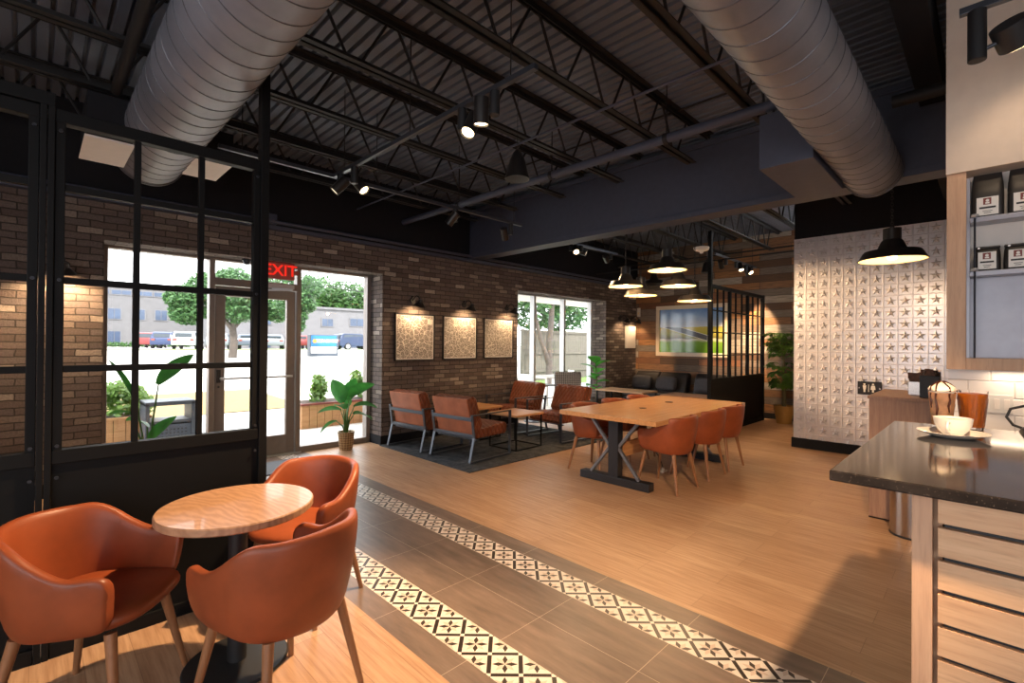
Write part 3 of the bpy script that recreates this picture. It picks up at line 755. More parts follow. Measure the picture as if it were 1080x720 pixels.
p2 = screen('steel_partition', 'black steel grid partition between the booths and the potted tree', (7.95, 3.3, 0), 0, [(0.03, 0.84), (0.84, 1.73), (1.73, 2.58)], [(0.3, 0.57), (1.13, 1.43), (2.01, 2.3)], 0.92, 2.53, (1.34, 1.73, 2.1), fr=0.03, thin=0.013)
a = MB(); a.box(-0.03, -0.03, 0, 0.03, 0.03, 3.41); a.build('post', 'black', p2, bevel=0.003)
a = MB(); a.box(2.56, -0.035, 0, 2.61, 0.035, 2.54); a.build('post', 'black', p2, bevel=0.003)

# ================================================================== CEILING LIGHTS
def spot_lamp(d, tgt, loc, energy, ang=70, col=WARM, blend=0.6, rad=0.035):
    light('spot_beam', 'SPOT', loc, tgt, energy, col, spot_size=math.radians(ang), spot_blend=blend, shadow_soft_size=rad)
def track_head(name, label, loc, aim, lit, L=0.16, R=0.048, stem=0.15, group=None, energy=0, ang=70, col=WARM):
    """A cylinder head on a stem that drops from the track at loc and points along aim."""
    o = thing(name, label, 'track light', loc, 0, group)
    a = MB(); a.cyl((0, 0, 0), (0, 0, -stem), 0.032, 0.032, 20); a.build('stem', 'rubberblack', o, smooth=50, bevel=0.003)
    dv = Vector(aim).normalized(); hz = Vector((dv.x, dv.y, 0)); hz = hz.normalized() if hz.length > 0.01 else Vector((1, 0, 0))
    c = Vector((0, 0, -stem + 0.02)) + Vector((-hz.y, hz.x, 0)) * (0.036 + R)
    h = MB(); q0, q1 = c - dv * L * 0.5, c + dv * L * 0.5
    h.cyl(q0, q1 - dv * 0.012, R, R, 28); h.cyl(q1 - dv * 0.012, q1, R, R, 28, caps=False)
    hd = h.build('head', 'shade', o, smooth=50)
    a = MB(); a.cyl(q1 - dv * 0.012, q1 - dv * 0.009, R * 0.86, R * 0.86, 28); a.build('lens', 'spotface' if lit else 'spotoff', hd, smooth=50)
    a = MB(); a.cyl((0, 0, -stem + 0.02), c, 0.01, 0.01, 10); a.build('pivot', 'rubberblack', o)
    if energy:
        w = Vector(loc) + q1 + dv * 0.03
        spot_lamp(dv, w + dv, w, energy, ang, col)
    return o
def track(name, label, p0, p1, hangs):
    p0, p1 = Vector(p0), Vector(p1); o = thing(name, label, 'lighting track', p0); v = p1 - p0
    MB().bar((0, 0, 0), v, 0.036, 0.034).build('rail', 'steelbar', o, bevel=0.002)
    for t in hangs:
        a = MB(); a.cyl(v * t, v * t + Vector((0, 0, 3.86 - p0.z)), 0.004, 0.004, 6); a.build('hanger_rod', 'joist', o)
    return o
TZ = 3.1
track('lighting_track', 'lighting track running under the joists towards the brick wall', (2.03, 1.85, TZ), (2.03, 4.46, TZ), (0.08, 0.5, 0.92))
track('lighting_track', 'lighting track running along the brick wall side under the joists', (1.05, 4.46, TZ), (4.62, 4.46, TZ), (0.05, 0.4, 0.7, 0.96))
G = 'cylinder spotlights on ceiling tracks'
hL = TZ - 0.017
track_head('track_light', 'brightest lit spotlight on the track above the walkway', (2.03, 2.52, hL), (-0.46, -0.06, -0.85), True, group=G, energy=420, ang=66)
track_head('track_light', 'lit spotlight pointing down at the near end of the track above the walkway', (2.03, 2.2, hL), (0.1, 0.12, -1), True, group=G, energy=60, ang=75)
track_head('track_light', 'lit spotlight nearest the corner where the two tracks meet', (2.03, 4.05, hL), (0.35, -0.55, -0.75), True, group=G, energy=45, ang=80)
track_head('track_light', 'unlit looking spotlight turned away beside the corner where the tracks meet', (2.03, 4.33, hL), (-0.6, 0.3, -0.75), False, group=G)
track_head('track_light', 'small spotlight mid track left of the hanging rod, aimed at the maps', (3.5, 4.46, hL), (-0.3, 0.55, -0.75), False, group=G, energy=25)
track_head('track_light', 'small spotlight on the track end nearest the slate beam', (4.42, 4.46, hL), (0.5, 0.3, -0.8), False, group=G, energy=35)
# tracks past the beam
track('lighting_track', 'short lighting track beyond the beam near the brick wall', (5.95, 4.75, 3.13), (7.4, 4.75, 3.13), (0.1, 0.9))
track_head('track_light', 'glowing spotlight beyond the beam above the right window', (6.1, 4.78, 3.113), (-0.5, -0.5, -0.7), True, group=G, stem=0.1, energy=50, ang=90)
track_head('track_light', 'small dark spotlight at the far end of the track beyond the beam', (7.2, 4.75, 3.113), (3.6, 1.05, -1.95), False, group=G, stem=0.1, energy=300, ang=18)
track_head('track_light', 'dark spotlight beside the glowing one above the right window', (6.3, 4.72, 3.113), (1.75, -3.05, -1.35), False, group=G, stem=0.1, energy=700, ang=36)
track('lighting_track', 'lighting track in front of the plank wall above the grid partition', (8.5, 3.45, 3.13), (10.6, 3.45, 3.13), (0.1, 0.9))
track_head('track_light', 'leftmost dark spotlight above the far grid partition', (9.0, 3.45, 3.113), (1.82, 0.35, -1.6), False, group=G, stem=0.12, energy=420, ang=36)
track_head('track_light', 'bright spotlight above the far grid partition', (9.5, 3.45, 3.113), (-0.35, -0.35, -0.85), True, group=G, stem=0.12, energy=30, ang=90)
track_head('track_light', 'second bright spotlight, nearer the tin wall, above the potted tree', (10.02, 3.45, 3.113), (-0.3, -0.6, -0.75), True, group=G, stem=0.12, energy=50, ang=80)
track_head('track_light', 'dark spotlight last on the track above the potted tree', (10.33, 3.45, 3.113), (0.5, -0.15, -1.4), False, group=G, stem=0.12, energy=300, ang=40)
# bar track and drum spotlight on the bulkhead
track('lighting_track', 'black lighting track above the bar in front of the white bulkhead', (3.3, 0.115, 3.19), (3.3, -1.6, 3.19), (0.4, 0.9))
o = thing('track_light', 'large drum headed spotlight hanging in front of the white bulkhead', 'track light', (3.3, 0.05, 3.173))
MB().cyl((0, 0, 0), (0, 0, -0.25), 0.036, 0.036, 28).build('stem', 'rubberblack', o, smooth=50, bevel=0.004)
a = MB(); a.cyl((0, -0.03, -0.2), (0, -0.07, -0.19), 0.01, 0.01, 12); a.build('pivot', 'steelbar', o, smooth=50)
dv = Vector((0.62, -0.3, -0.72)).normalized(); c = Vector((0.02, -0.125, -0.16))
hd = MB().cyl(c - dv * 0.06, c + dv * 0.06, 0.072, 0.072, 32).build('head', 'rubberblack', o, smooth=50, bevel=0.004)
MB().cyl(c + dv * 0.0605, c + dv * 0.063, 0.06, 0.06, 32).build('lens', 'spotface', hd, smooth=50)
w0 = Vector((3.3, 0.05, 3.173)) + c + dv * 0.09
spot_lamp(None, w0 + dv, w0, 4, 120, WARM2)

# barn pendants over the long table and the bar
def make_pendant(label):
    o = thing('pendant_lamp', label, 'pendant lamp', (0, 0, 0), 0, 'black barn pendants')
    R = 0.235
    prof_o = [(0.062, 0.262), (0.062, 0.17), (0.075, 0.155), (0.105, 0.085), (0.19, 0.075), (0.2, 0.062), (R, 0.0)]
    prof_i = [(R - 0.004, 0.0), (0.195, 0.056), (0.185, 0.066), (0.1, 0.074), (0.0, 0.078)]
    sh = MB().lathe([(0.0, 0.265)] + prof_o, seg=40).build('shade', 'shade', o, smooth=35)
    MB().lathe(prof_i + [], seg=40).build('reflector', 'shadewhite', sh, smooth=40)
    MB().lathe([(R + 0.001, -0.001), (R + 0.003, 0.004), (R - 0.006, 0.003), (R - 0.006, -0.001)], seg=40, closed=True).build('rim', 'shade', sh, smooth=40)
    bl = MB().lathe([(0, -0.0), (0.03, 0.008), (0.038, 0.03), (0.02, 0.058), (0.014, 0.074)], seg=16); bl.build('bulb', 'bulb', o, smooth=60)
    a = MB(); a.cyl((0, 0, 0.262), (0, 0, 0.285), 0.02, 0.012, 12)
    a.build('loop_cap', 'shade', o, smooth=50)
    a = MB(); z = 0.28; i = 0
    while z < 0.95:
        tq = Matrix.Translation((0, 0, z)) @ Matrix.Rotation(math.pi / 2 * (i % 2), 4, 'Z') @ Matrix.Rotation(math.pi / 2, 4, 'X')
        n0 = len(a.bm.verts); a.lathe([(0.012 + 0.0032 * math.cos(q), 0.0032 * math.sin(q)) for q in (0, 1.57, 3.14, 4.71)], seg=10, mat=tq @ Matrix.Diagonal((0.75, 1.35, 1, 1)), closed=True)
        z += 0.026; i += 1
    a.build('chain', 'shade', o, smooth=60)
    return o
pend = make_pendant('')
PL = [((5.78, 3.57, 2.31), 'pendant lamp furthest left over the long table, in the rear row'),
      ((6.15, 3.55, 2.21), 'lower pendant lamp in the rear row over the long table, second from left'),
      ((5.55, 2.84, 2.43), 'highest pendant lamp over the long table, in the front row'),
      ((6.07, 2.95, 2.29), 'middle pendant lamp of the front row over the long table'),
      ((6.6, 2.96, 2.13), 'lowest pendant lamp over the long table, at the end beside the far partition post'),
      ((5.68, 0.655, 2.315), 'pendant lamp hanging alone in front of the tin star wall')]
for i, (lc, lb) in enumerate(PL):
    q = pend if i == 0 else copy_tree(pend)
    q.location = lc; q['label'] = lb
    if i == 5: q.scale = (1.13, 1.13, 1.13)
    a = MB(); a.cyl((0, 0, 0.94), (0, 0, 3.86 - lc[2]), 0.004, 0.004, 6); a.build('cord', 'shade', q)
    light('pendant_light', 'POINT', (lc[0], lc[1], lc[2] - 0.02), None, 11, WARM, shadow_soft_size=0.04)
o = thing('pendant_lamp', 'unlit pendant lamp hanging far behind the rear row', 'pendant lamp', (9.2, 5.0, 2.78), 0, 'black barn pendants')
MB().lathe([(0, 0.265), (0.062, 0.262), (0.062, 0.17), (0.105, 0.085), (0.19, 0.075), (0.235, 0.0), (0.225, 0.0), (0.18, 0.06), (0, 0.07)], seg=32).build('shade', 'shade', o, smooth=35)
a = MB(); a.cyl((0, 0, 0.26), (0, 0, 1.08), 0.004, 0.004, 6); a.build('cord', 'shade', o)

# bell shaped hanging speakers
def bell(label, lc):
    o = thing('hanging_speaker', label, 'speaker', lc, 0, 'bell shaped hanging speakers')
    MB().lathe([(0.0, 0.27), (0.02, 0.268), (0.045, 0.235), (0.075, 0.16), (0.1, 0.05), (0.112, 0.015), (0.112, 0.0), (0.1, 0.0), (0.09, 0.012), (0, 0.012)], seg=32).build('shell', 'shade', o, smooth=40)
    MB().lathe([(0.102, -0.001), (0.06, -0.004), (0, -0.005)], seg=32).build('grille', 'rubberblack', o, smooth=60)
    a = MB(); a.cyl((0, 0, 0.265), (0, 0, 3.86 - lc[2]), 0.003, 0.003, 6); a.tube([(0.0, 0, 0.27), (0.02, 0, 0.3), (0.015, 0, 0.34)], 0.004, 6); a.build('cable', 'steel', o)
    return o
bell('black bell shaped speaker hanging under the joists before the slate beam', (3.1, 3.05, 3.0))
bell('small black bell shaped speaker hanging beyond the beam near the grid partition', (9.6, 4.05, 2.98))
o = thing('smoke_detector', 'white dome detector above the far partition post', 'detector', (7.6, 3.3, 3.02))
MB().lathe([(0, 0.0), (0.05, 0.0), (0.11, 0.02), (0.12, 0.05), (0.12, 0.065), (0, 0.065)], seg=32).build('dome', 'white', o, smooth=40)
MB().lathe([(0, -0.03), (0.025, -0.028), (0.03, 0.0), (0, 0.0)], seg=20).build('sensor', 'white', o, smooth=50)
a = MB(); a.cyl((0, 0, 0.065), (0, 0, 0.84), 0.012, 0.012, 10); a.build('stem', 'joist', o, smooth=50)

# gooseneck sconces on the brick wall
def make_sconce():
    o = thing('wall_sconce', '', 'wall lamp', (0, 0, 0), 0, 'black gooseneck sconces on the brick wall')
    MB().cyl((0, 0, 0.03), (0, -0.02, 0.03), 0.05, 0.05, 20).build('wall_plate', 'shade', o, smooth=50, bevel=0.004)
    MB().tube([(0, -0.02, 0.03), (0, -0.07, 0.08), (0, -0.13, 0.1), (0, -0.18, 0.07), (0, -0.2, 0.03)], 0.009, 8).build('arm', 'shade', o, smooth=60)
    tl = Matrix.Translation((0, -0.2, -0.06)) @ Matrix.Rotation(math.radians(22), 4, 'X')
    sh = MB().lathe([(0, 0.1), (0.03, 0.098), (0.035, 0.06), (0.06, 0.03), (0.09, 0.0), (0.085, 0.0), (0.055, 0.025), (0, 0.04)], seg=28, mat=tl).build('shade', 'shade', o, smooth=40)
    MB().lathe([(0, 0.012), (0.022, 0.018), (0.02, 0.038), (0, 0.04)], seg=14, mat=tl).build('bulb', 'bulb', sh, smooth=60)
    a = MB(); a.cyl((-0.03, -0.03, 0.06), (-0.03, -0.055, 0.1), 0.012, 0.016, 10); a.build('knuckle', 'shade', o)
    return o
sc0 = make_sconce()
SL = [(0.2, 2.2, 'sconce on the brick left of the entrance glazing, behind the partition'), (-0.75, 2.2, 'sconce at the far left of the brick wall, behind the partition post'), (4.17, 2.14, 'sconce above the first framed map, nearest the entrance'), (5.2, 2.14, 'sconce above the middle framed map'), (6.22, 2.14, 'sconce above the third framed map, next to the window'),
      (10.05, 2.12, 'far sconce on the brick right of the window'), (10.58, 2.12, 'far sconce above the white panel in the corner')]
for i, (x, z, lb) in enumerate(SL):
    q = sc0 if i == 0 else copy_tree(sc0)
    q.location = (x, 6.37, z); q['label'] = lb
    spot_lamp(None, (x, 6.5, 1.4), (x, 6.17, z - 0.085), 46 if i < 2 else (14 if i < 5 else 8), 150, WARM, 0.7, 0.02)
# exit sign, speaker box and camera dome by the door
o = thing('exit_sign', 'red lit EXIT sign with an emergency lamp over the entrance door', 'exit sign', (2.25, 6.5, 2.315))
MB().box(-0.175, -0.03, 0, 0.175, 0.03, 0.215).build('housing', 'exitbox', o, bevel=0.012)
text_obj('lettering', 'EXIT', 0.2, 'exitred', o, (-0.005, -0.034, 0.108), (math.pi / 2, 0, 0), 0.002, bold=0.001)
a = MB(); a.cyl((0.175, 0, 0.1), (0.2, 0, 0.1), 0.012, 0.012, 10); a.cyl((0.2, -0.03, 0.1), (0.2, 0.02, 0.1), 0.032, 0.03, 16); a.build('emergency_lamp', 'exitbox', o, smooth=50)
a = MB(); a.box(-0.05, -0.02, 0.16, 0.05, 0.02, 0.2); a.build('bracket', 'exitbox', o)
o = thing('wall_box', 'grey junction box on the black wall above the entrance', 'junction box', (2.06, 6.33, 3.02))
MB().box(-0.07, -0.06, -0.06, 0.07, 0, 0.07).build('body', 'navy', o, bevel=0.006)
MB().box(-0.06, -0.066, -0.05, 0.06, -0.06, 0.06).build('cover', 'navy', o)
o = thing('security_camera', 'small dome camera under the entrance lintel', 'camera', (1.87, 6.55, 2.53))
MB().lathe([(0, -0.07), (0.03, -0.062), (0.045, -0.03), (0.045, -0.02), (0.055, -0.018), (0.055, 0), (0, 0)], seg=24).build('dome', 'iron', o, smooth=40)
o = thing('alarm_box', 'small white box high on the brick near the plank corner', 'alarm box', (10.6, 6.37, 2.7))
MB().box(-0.12, -0.06, -0.05, 0.12, 0, 0.05).build('body', 'white', o, bevel=0.008)
MB().box(-0.1, -0.066, -0.03, -0.04, -0.06, 0.03).build('front', 'steel', o)
o = thing('wall_sensor', 'small white sensor on the plank wall corner', 'sensor', (10.82, 6.28, 2.33))
MB().box(-0.04, -0.04, -0.11, 0, 0.04, 0.11).build('body', 'white', o, bevel=0.01)
MB().box(-0.044, -0.02, -0.06, -0.04, 0.02, 0.0).build('lens', 'shadewhite', o)

# ================================================================== PICTURES
def map_frame(label, x0, x1, z0, z1, mt):
    o = thing('framed_map', label, 'framed map', ((x0 + x1) / 2, 6.37, (z0 + z1) / 2), 0, 'framed street maps'); w, h = (x1 - x0) / 2, (z1 - z0) / 2
    a = MB()
    for b_ in ((-w, h - 0.02, w, h), (-w, -h, w, -h + 0.02), (-w, -h, -w + 0.02, h), (w - 0.02, -h, w, h)): a.box(b_[0], -0.035, b_[1], b_[2], -0.002, b_[3])
    a.build('frame', 'shade', o, bevel=0.002)
    MB().box(-w + 0.015, -0.02, -h + 0.015, w - 0.015, -0.004, h - 0.015).build('mount', 'label', o)
    MB().box(-w + 0.035, -0.022, -h + 0.035, w - 0.035, -0.019, h - 0.035).build('map_print', mt, o)
    return o
map_frame('framed street map nearest the entrance', 3.85, 4.58, 1.235, 1.965, 'map1')
map_frame('framed street map in the middle of the three', 4.745, 5.475, 1.24, 1.965, 'map2')
map_frame('framed street map nearest the window, with diagonal avenues', 5.64, 6.375, 1.245, 1.965, 'map3')
o = thing('wall_canvas', 'blank pale panel under the corner sconce', 'wall panel', (10.52, 6.37, 1.7))
MB().box(-0.22, -0.04, -0.27, 0.22, 0, 0.27).build('board', 'label', o, bevel=0.004)
MB().box(-0.225, -0.03, -0.275, 0.225, -0.002, 0.275).build('edge', 'white', o)
o = thing('framed_landscape', 'large cream framed landscape print of a road through fields', 'framed print', (10.82, 4.93, 1.85))
a = MB(); w, h = 0.86, 0.6
for b_ in ((-w, h - 0.09, w, h), (-w, -h, w, -h + 0.09), (-w, -h + 0.09, -w + 0.09, h - 0.09), (w - 0.09, -h + 0.09, w, h - 0.09)): a.box(-0.06, b_[0], b_[1], -0.002, b_[2], b_[3])
a.build('frame', 'picwhite', o, bevel=0.004)
M['land'] = landscape_mat(-0.78, 0.78, -0.52, 0.52)
MB().box(-0.03, -w + 0.08, -h + 0.08, -0.004, w - 0.08, h - 0.08).build('print', 'land', o)
MB().box(-0.05, -w - 0.02, -h - 0.03, -0.001, w + 0.02, -h).build('lower_edge', 'reclaimed', o)
# warm wall grazers on the planks (small floor/bench uplights behind sofa and planter)
for y, z in ((5.4, 0.98), (2.72, 1.35)):
    pass
o = thing('restroom_sign', 'small black restroom sign with two white figures on the tin wall', 'sign', (8.085, 1.17, 0.94))
MB().box(-0.012, -0.135, -0.09, 0.0, 0.135, 0.09).build('plate', 'shade', o, bevel=0.006)
a = MB()
for yc, sk in ((0.055, False), (-0.04, True)):
    a.cyl((-0.016, yc, 0.052), (-0.012, yc, 0.052), 0.012, 0.012, 12)
    R90 = Matrix.Translation((-0.012, yc, 0)) @ Matrix.Rotation(math.pi / 2, 4, 'Y') @ Matrix.Rotation(0, 4, 'Z')
    poly = [(-0.036, 0.02), (-0.036, -0.02), (0.02, -0.028 if sk else -0.014), (0.02, -0.01), (0.055, -0.01), (0.055, 0.01), (0.02, 0.01), (0.02, 0.028 if sk else 0.014)]
    a.prism(poly, -0.004, 0, R90)
a.box(-0.016, 0.006, -0.05, -0.012, 0.012, 0.05)
a.build('figures', 'label', o)
a = MB()
for y in (-0.115, 0.115): a.cyl((-0.018, y, 0), (-0.012, y, 0), 0.012, 0.012, 12)
a.build('screws', 'steel', o)

# ================================================================== TUB CHAIRS
def make_tub():
    o = thing('tub_chair', '', 'chair')
    def sm(a, b, x): t = max(0, min(1, (x - a) / (b - a))); return t * t * (3 - 2 * t)
    arc = math.pi / 2 * 0.27; Ls = 0.25; tot = arc + Ls
    N = 72; rings = []
    for i in range(N + 1):
        s_ = (i / N * 2 - 1); l = abs(s_) * tot; sg = 1 if s_ >= 0 else -1
        if l < arc:
            an = l / 0.27; c = Vector((math.sin(an) * 0.275 * sg, -0.02 - math.cos(an) * 0.255, 0)); nrm = Vector((math.sin(an) * sg, -math.cos(an), 0))
        else:
            q = l - arc; c = Vector((sg * (0.275 + 0.012 * math.sin(q / Ls * math.pi) - 0.012 * q / Ls), -0.02 + q, 0)); nrm = Vector((sg, 0.0, 0))
        zt = 0.785 - 0.135 * sm(arc * 0.62, arc * 1.3, l) - 0.012 * sm(0, arc * .6, l) + 0.005 * sm(arc * 1.3, tot, l)
        zb = 0.385 + 0.03 * sm(arc * 0.5, tot, l)
        e = max(0, (l - (tot - 0.065)) / 0.065)
        zt -= 0.05 * (1 - math.sqrt(max(0, 1 - e * e))); zb += 0.03 * (1 - math.sqrt(max(0, 1 - e * e)))
        ring = []
        lean = 0.05
        for f, off in ((0.0, 0.0), (0.1, 0.014), (0.4, 0.02), (0.75, 0.017), (0.965, 0.012), (1.0, 0.002), (1.0, -0.022), (0.965, -0.034), (0.7, -0.036), (0.35, -0.036), (0.08, -0.036), (0.0, -0.03)):
            z = zb + (zt - zb) * f
            tp = 1 - 0.17 * (1 - (z - 0.385) / 0.4) ** 1.6
            pt = Vector((c.x * tp, c.y * tp, 0)) + nrm * off - Vector((0, lean * max(0, (z - 0.5)) * (1 if l < arc else max(0, 1 - (l - arc) / 0.15)), 0))
            ring.append(Vector((pt.x, pt.y, z)))
        rings.append(ring)
    MB().loft(rings).build('shell', 'leather', o, smooth=50, subsurf=1)
    def sup(w, y0, y1, z, n=28, p=3.2):
        yc, hy = (y0 + y1) / 2, (y1 - y0) / 2; R = []
        for k in range(n):
            t = 2 * math.pi * k / n; cx, sy = math.cos(t), math.sin(t)
            R.append(Vector((w * math.copysign(abs(cx) ** (2 / p), cx), yc + hy * math.copysign(abs(sy) ** (2 / p), sy), z)))
        return R
    MB().loft([sup(0.185, -0.185, 0.17, 0.397), sup(0.205, -0.2, 0.23, 0.405), sup(0.232, -0.218, 0.272, 0.43), sup(0.236, -0.225, 0.28, 0.45), sup(0.226, -0.215, 0.268, 0.472), sup(0.18, -0.17, 0.2, 0.482)]).build('seat', 'leather', o, smooth=60, subsurf=1)
    # stitched seams across the inside of the back
    a = MB()
    for sx in (-1, 1):
        a.tube([(sx * 0.12, -0.236 + 0.02, 0.49), (sx * 0.125, -0.238 + 0.02, 0.6), (sx * 0.128, -0.246 + 0.02, 0.755)], 0.0025, 5)
    a.build('seam', 'leather', o)
    for sx in (-1, 1):
        for y0, y1 in ((-0.15, -0.22), (0.17, 0.235)):
            MB().cyl((sx * 0.17, y0, 0.392), (sx * 0.235, y1, 0.0), 0.021, 0.0125, 16).build('leg', 'legwood', o, smooth=60)
    return o
tub = make_tub()
TG = 'tan leather tub chairs'
TUB = [((0.74, 2.08, 0), 18, 'tub chair at the round table with its back to the camera'),
       ((0.185, 2.6, 0), -127, 'tub chair left of the round table, cut by the left edge of the photo'),
       ((1.13, 2.82, 0), 122, 'tub chair behind the round table, facing it, beside the patterned floor strip'),
       ((4.77, 2.42, 0), 0, 'tub chair on the near side of the long table, closest to the camera'),
       ((5.52, 2.42, 0), 0, 'middle tub chair on the bar side of the long table'),
       ((6.10, 2.42, 0), 0, 'far tub chair on the bar side of the long table'),
       ((4.84, 3.40, 0), 180, 'first tub chair on the window side of the long table, beside the armchair'),
       ((5.52, 3.42, 0), 180, 'middle tub chair on the window side of the long table, only its top rim showing'),
       ((6.18, 3.44, 0), 180, 'furthest tub chair on the window side of the long table')]
for i, (lc, rz, lb) in enumerate(TUB):
    if i == 0:
        q = tub; q['label'] = lb; q['group'] = TG; q.location = lc; q.rotation_euler = (0, 0, math.radians(rz))
    else: place_copy(tub, lb, lc, math.radians(rz), TG)

# round pedestal table
o = thing('round_table', 'small round oak topped pedestal table in the foreground', 'table', (0.69, 2.5, 0))
MB().lathe([(0, 0.708), (0.318, 0.708), (0.325, 0.714), (0.325, 0.738), (0.32, 0.744), (0, 0.744)], seg=72).build('tabletop', 'roundwood', o, smooth=35)
MB().cyl((0, 0, 0.014), (0, 0, 0.7), 0.04, 0.04, 28).build('column', 'rubberblack', o, smooth=50)
MB().lathe([(0, 0.0), (0.215, 0.0), (0.22, 0.006), (0.212, 0.014), (0.06, 0.02), (0, 0.02)], seg=56).build('base_plate', 'rubberblack', o, smooth=40)
MB().lathe([(0, 0.68), (0.09, 0.69), (0.12, 0.707), (0, 0.707)], seg=28).build('top_bracket', 'rubberblack', o, smooth=40)

# long communal table
o = thing('communal_table', 'long oak communal table on black trestle legs', 'table', (5.44, 2.88, 0))
a = MB(); hw, hl = 0.6, 1.185
n = 10
for k in range(n): a.box(-hl, -hw + 2 * hw * k / n + 0.0006, 0.712, hl, -hw + 2 * hw * (k + 1) / n - 0.0006, 0.76)
a.build('tabletop', 'tablewood', o, bevel=0.002)
for sx in (-0.96, 0.86):
    b = MB(); b.box(sx - 0.055, -0.43, 0, sx + 0.055, 0.43, 0.085); f_ = b.build('foot_beam', 'iron', o, bevel=0.006)
    MB().box(sx - 0.05, -0.06, 0.085, sx + 0.05, 0.06, 0.70).build('post', 'iron', o, bevel=0.003)
    MB().box(sx - 0.05, -0.5, 0.695, sx + 0.05, 0.5, 0.712).build('top_plate', 'iron', o)
    for sy in (-1, 1):
        MB().bar((sx - 0.02, sy * 0.3, 0.088), (sx - 0.02, sy * 0.05, 0.40), 0.03, 0.035, (1, 0, 0)).build('brace', 'ironlight', o, bevel=0.003)
        MB().bar((sx - 0.02, sy * 0.05, 0.40), (sx - 0.02, sy * 0.3, 0.697), 0.03, 0.035, (1, 0, 0)).build('brace', 'ironlight', o, bevel=0.003)
MB().box(-0.91, -0.022, 0.27, 0.81, 0.022, 0.43).build('stretcher', 'tablewood', o, bevel=0.003)
a = MB(); a.lathe([(0, 0.7605), (0.042, 0.7605), (0.045, 0.764), (0.036, 0.766), (0, 0.764)], (-0.35, 0.02, 0), 28); a.build('cable_grommet', 'iron', o, smooth=40)
a = MB(); a.lathe([(0, 0.7605), (0.05, 0.7605), (0.052, 0.766), (0.046, 0.768), (0, 0.768)], (0.42, 0.08, 0), 28); a.build('cable_grommet', 'steel', o, smooth=40)
o = thing('floor_cable', 'black cord running from the long table down to a pale floor plug', 'cable', (5.3, 2.75, 0))
MB().tube([(-0.2, 0.08, 0.43), (-0.16, 0.04, 0.3), (-0.06, 0.0, 0.16), (0.0, 0.0, 0.05)], 0.005, 8).build('cord', 'rubberblack', o, smooth=60)
a = MB(); a.box(-0.05, -0.035, 0, 0.05, 0.035, 0.025); a.cyl((0, 0, 0.02), (0, 0, 0.055), 0.018, 0.015, 14); a.build('plug', 'picwhite', o, bevel=0.004)

# ================================================================== LOUNGE AREA
o = MB().box(3.6, 4.28, 0.0, 6.55, 6.33, 0.012).build('area_rug', 'rug'); tag(o, 'dark charcoal rug under the lounge armchairs by the brick wall', 'rug')
def make_lounge():
    # faces +X, origin under the middle
    o = thing('lounge_armchair', '', 'armchair')
    def side(y):
        pts = [(-0.36, 0.02), (0.34, 0.02)]
        a = MB(); W, H = 0.042, 0.014
        a.box(-0.415, y - W / 2, 0.012, 0.36, y + W / 2, 0.026)
        a.bar((0.352, y, 0.012), (0.352, y, 0.60), 0.014, W, (0, 1, 0))
        a.box(-0.20, y - W / 2, 0.588, 0.36, y + W / 2, 0.602)
        a.bar((-0.41, y, 0.014), (-0.335, y, 0.32), 0.014, W, (0, 1, 0))
        a.bar((-0.335, y, 0.31), (-0.378, y, 0.595), 0.014, W, (0, 1, 0))
        a.box(-0.385, y - W / 2, 0.588, -0.19, y + W / 2, 0.602)
        return a
    for sy in (-1, 1): side(sy * 0.37).build('side_frame', 'steelbar', o, bevel=0.003)
    for z, x in ((0.545, -0.377), (0.33, -0.335)): MB().box(x - 0.008, -0.37, z - 0.022, x + 0.006, 0.37, z + 0.022).build('back_rail', 'steelbar', o, bevel=0.002)
    for x in (-0.26, 0.3): MB().box(x - 0.02, -0.37, 0.27, x + 0.02, 0.37, 0.284).build('seat_rail', 'steelbar', o, bevel=0.002)
    # seat: soft wedge
    def slab(prof, y0, y1, rnd=0.03):
        return [[Vector((x, yy, z)) for x, z in prof] for yy in (y0, y1)]
    s = MB(); s.loft([[Vector((x, y, z)) for x, z in ((-0.26, 0.285), (0.3, 0.285), (0.345, 0.315), (0.345, 0.41), (0.31, 0.44), (-0.2, 0.405), (-0.26, 0.36))] for y in (-0.325, -0.31, 0.31, 0.325)])
    s.build('seat_cushion', 'quilt', o, smooth=40, bevel=0.02, bseg=3)
    b = MB(); b.loft([[Vector((x, y, z)) for x, z in ((-0.29, 0.33), (-0.19, 0.36), (-0.13, 0.46), (-0.25, 0.79), (-0.3, 0.83), (-0.41, 0.8), (-0.40, 0.74), (-0.315, 0.45))] for y in (-0.325, -0.31, 0.31, 0.325)])
    b.build('back_cushion', 'quilt', o, smooth=40, bevel=0.02, bseg=3)
    k = MB(); k.loft([[Vector((x, y, z)) for x, z in ((-0.306, 0.33), (-0.296, 0.33), (-0.318, 0.46), (-0.405, 0.75), (-0.416, 0.8), (-0.426, 0.795), (-0.418, 0.745), (-0.33, 0.45))] for y in (-0.322, 0.322)])
    k.build('back_panel', 'leather_back', o, smooth=40)
    return o
lg = make_lounge()
LG = 'brown leather lounge armchairs'
LL = [((4.2, 4.95, 0.012), 5, 'lounge armchair on the rug closest to the camera, its plain back turned this way'),
      ((4.1, 5.86, 0.012), 5, 'lounge armchair against the brick wall near the entrance, back turned this way'),
      ((5.98, 4.9, 0.012), 176, 'quilted lounge armchair facing the entrance, beside the long table'),
      ((6.0, 5.9, 0.012), 178, 'quilted lounge armchair facing the entrance, close to the brick wall and window')]
for i, (lc, rz, lb) in enumerate(LL):
    if i == 0:
        q = lg; q['label'] = lb; q['group'] = LG; q.location = lc; q.rotation_euler = (0, 0, math.radians(rz))
    else: place_copy(lg, lb, lc, math.radians(rz), LG)
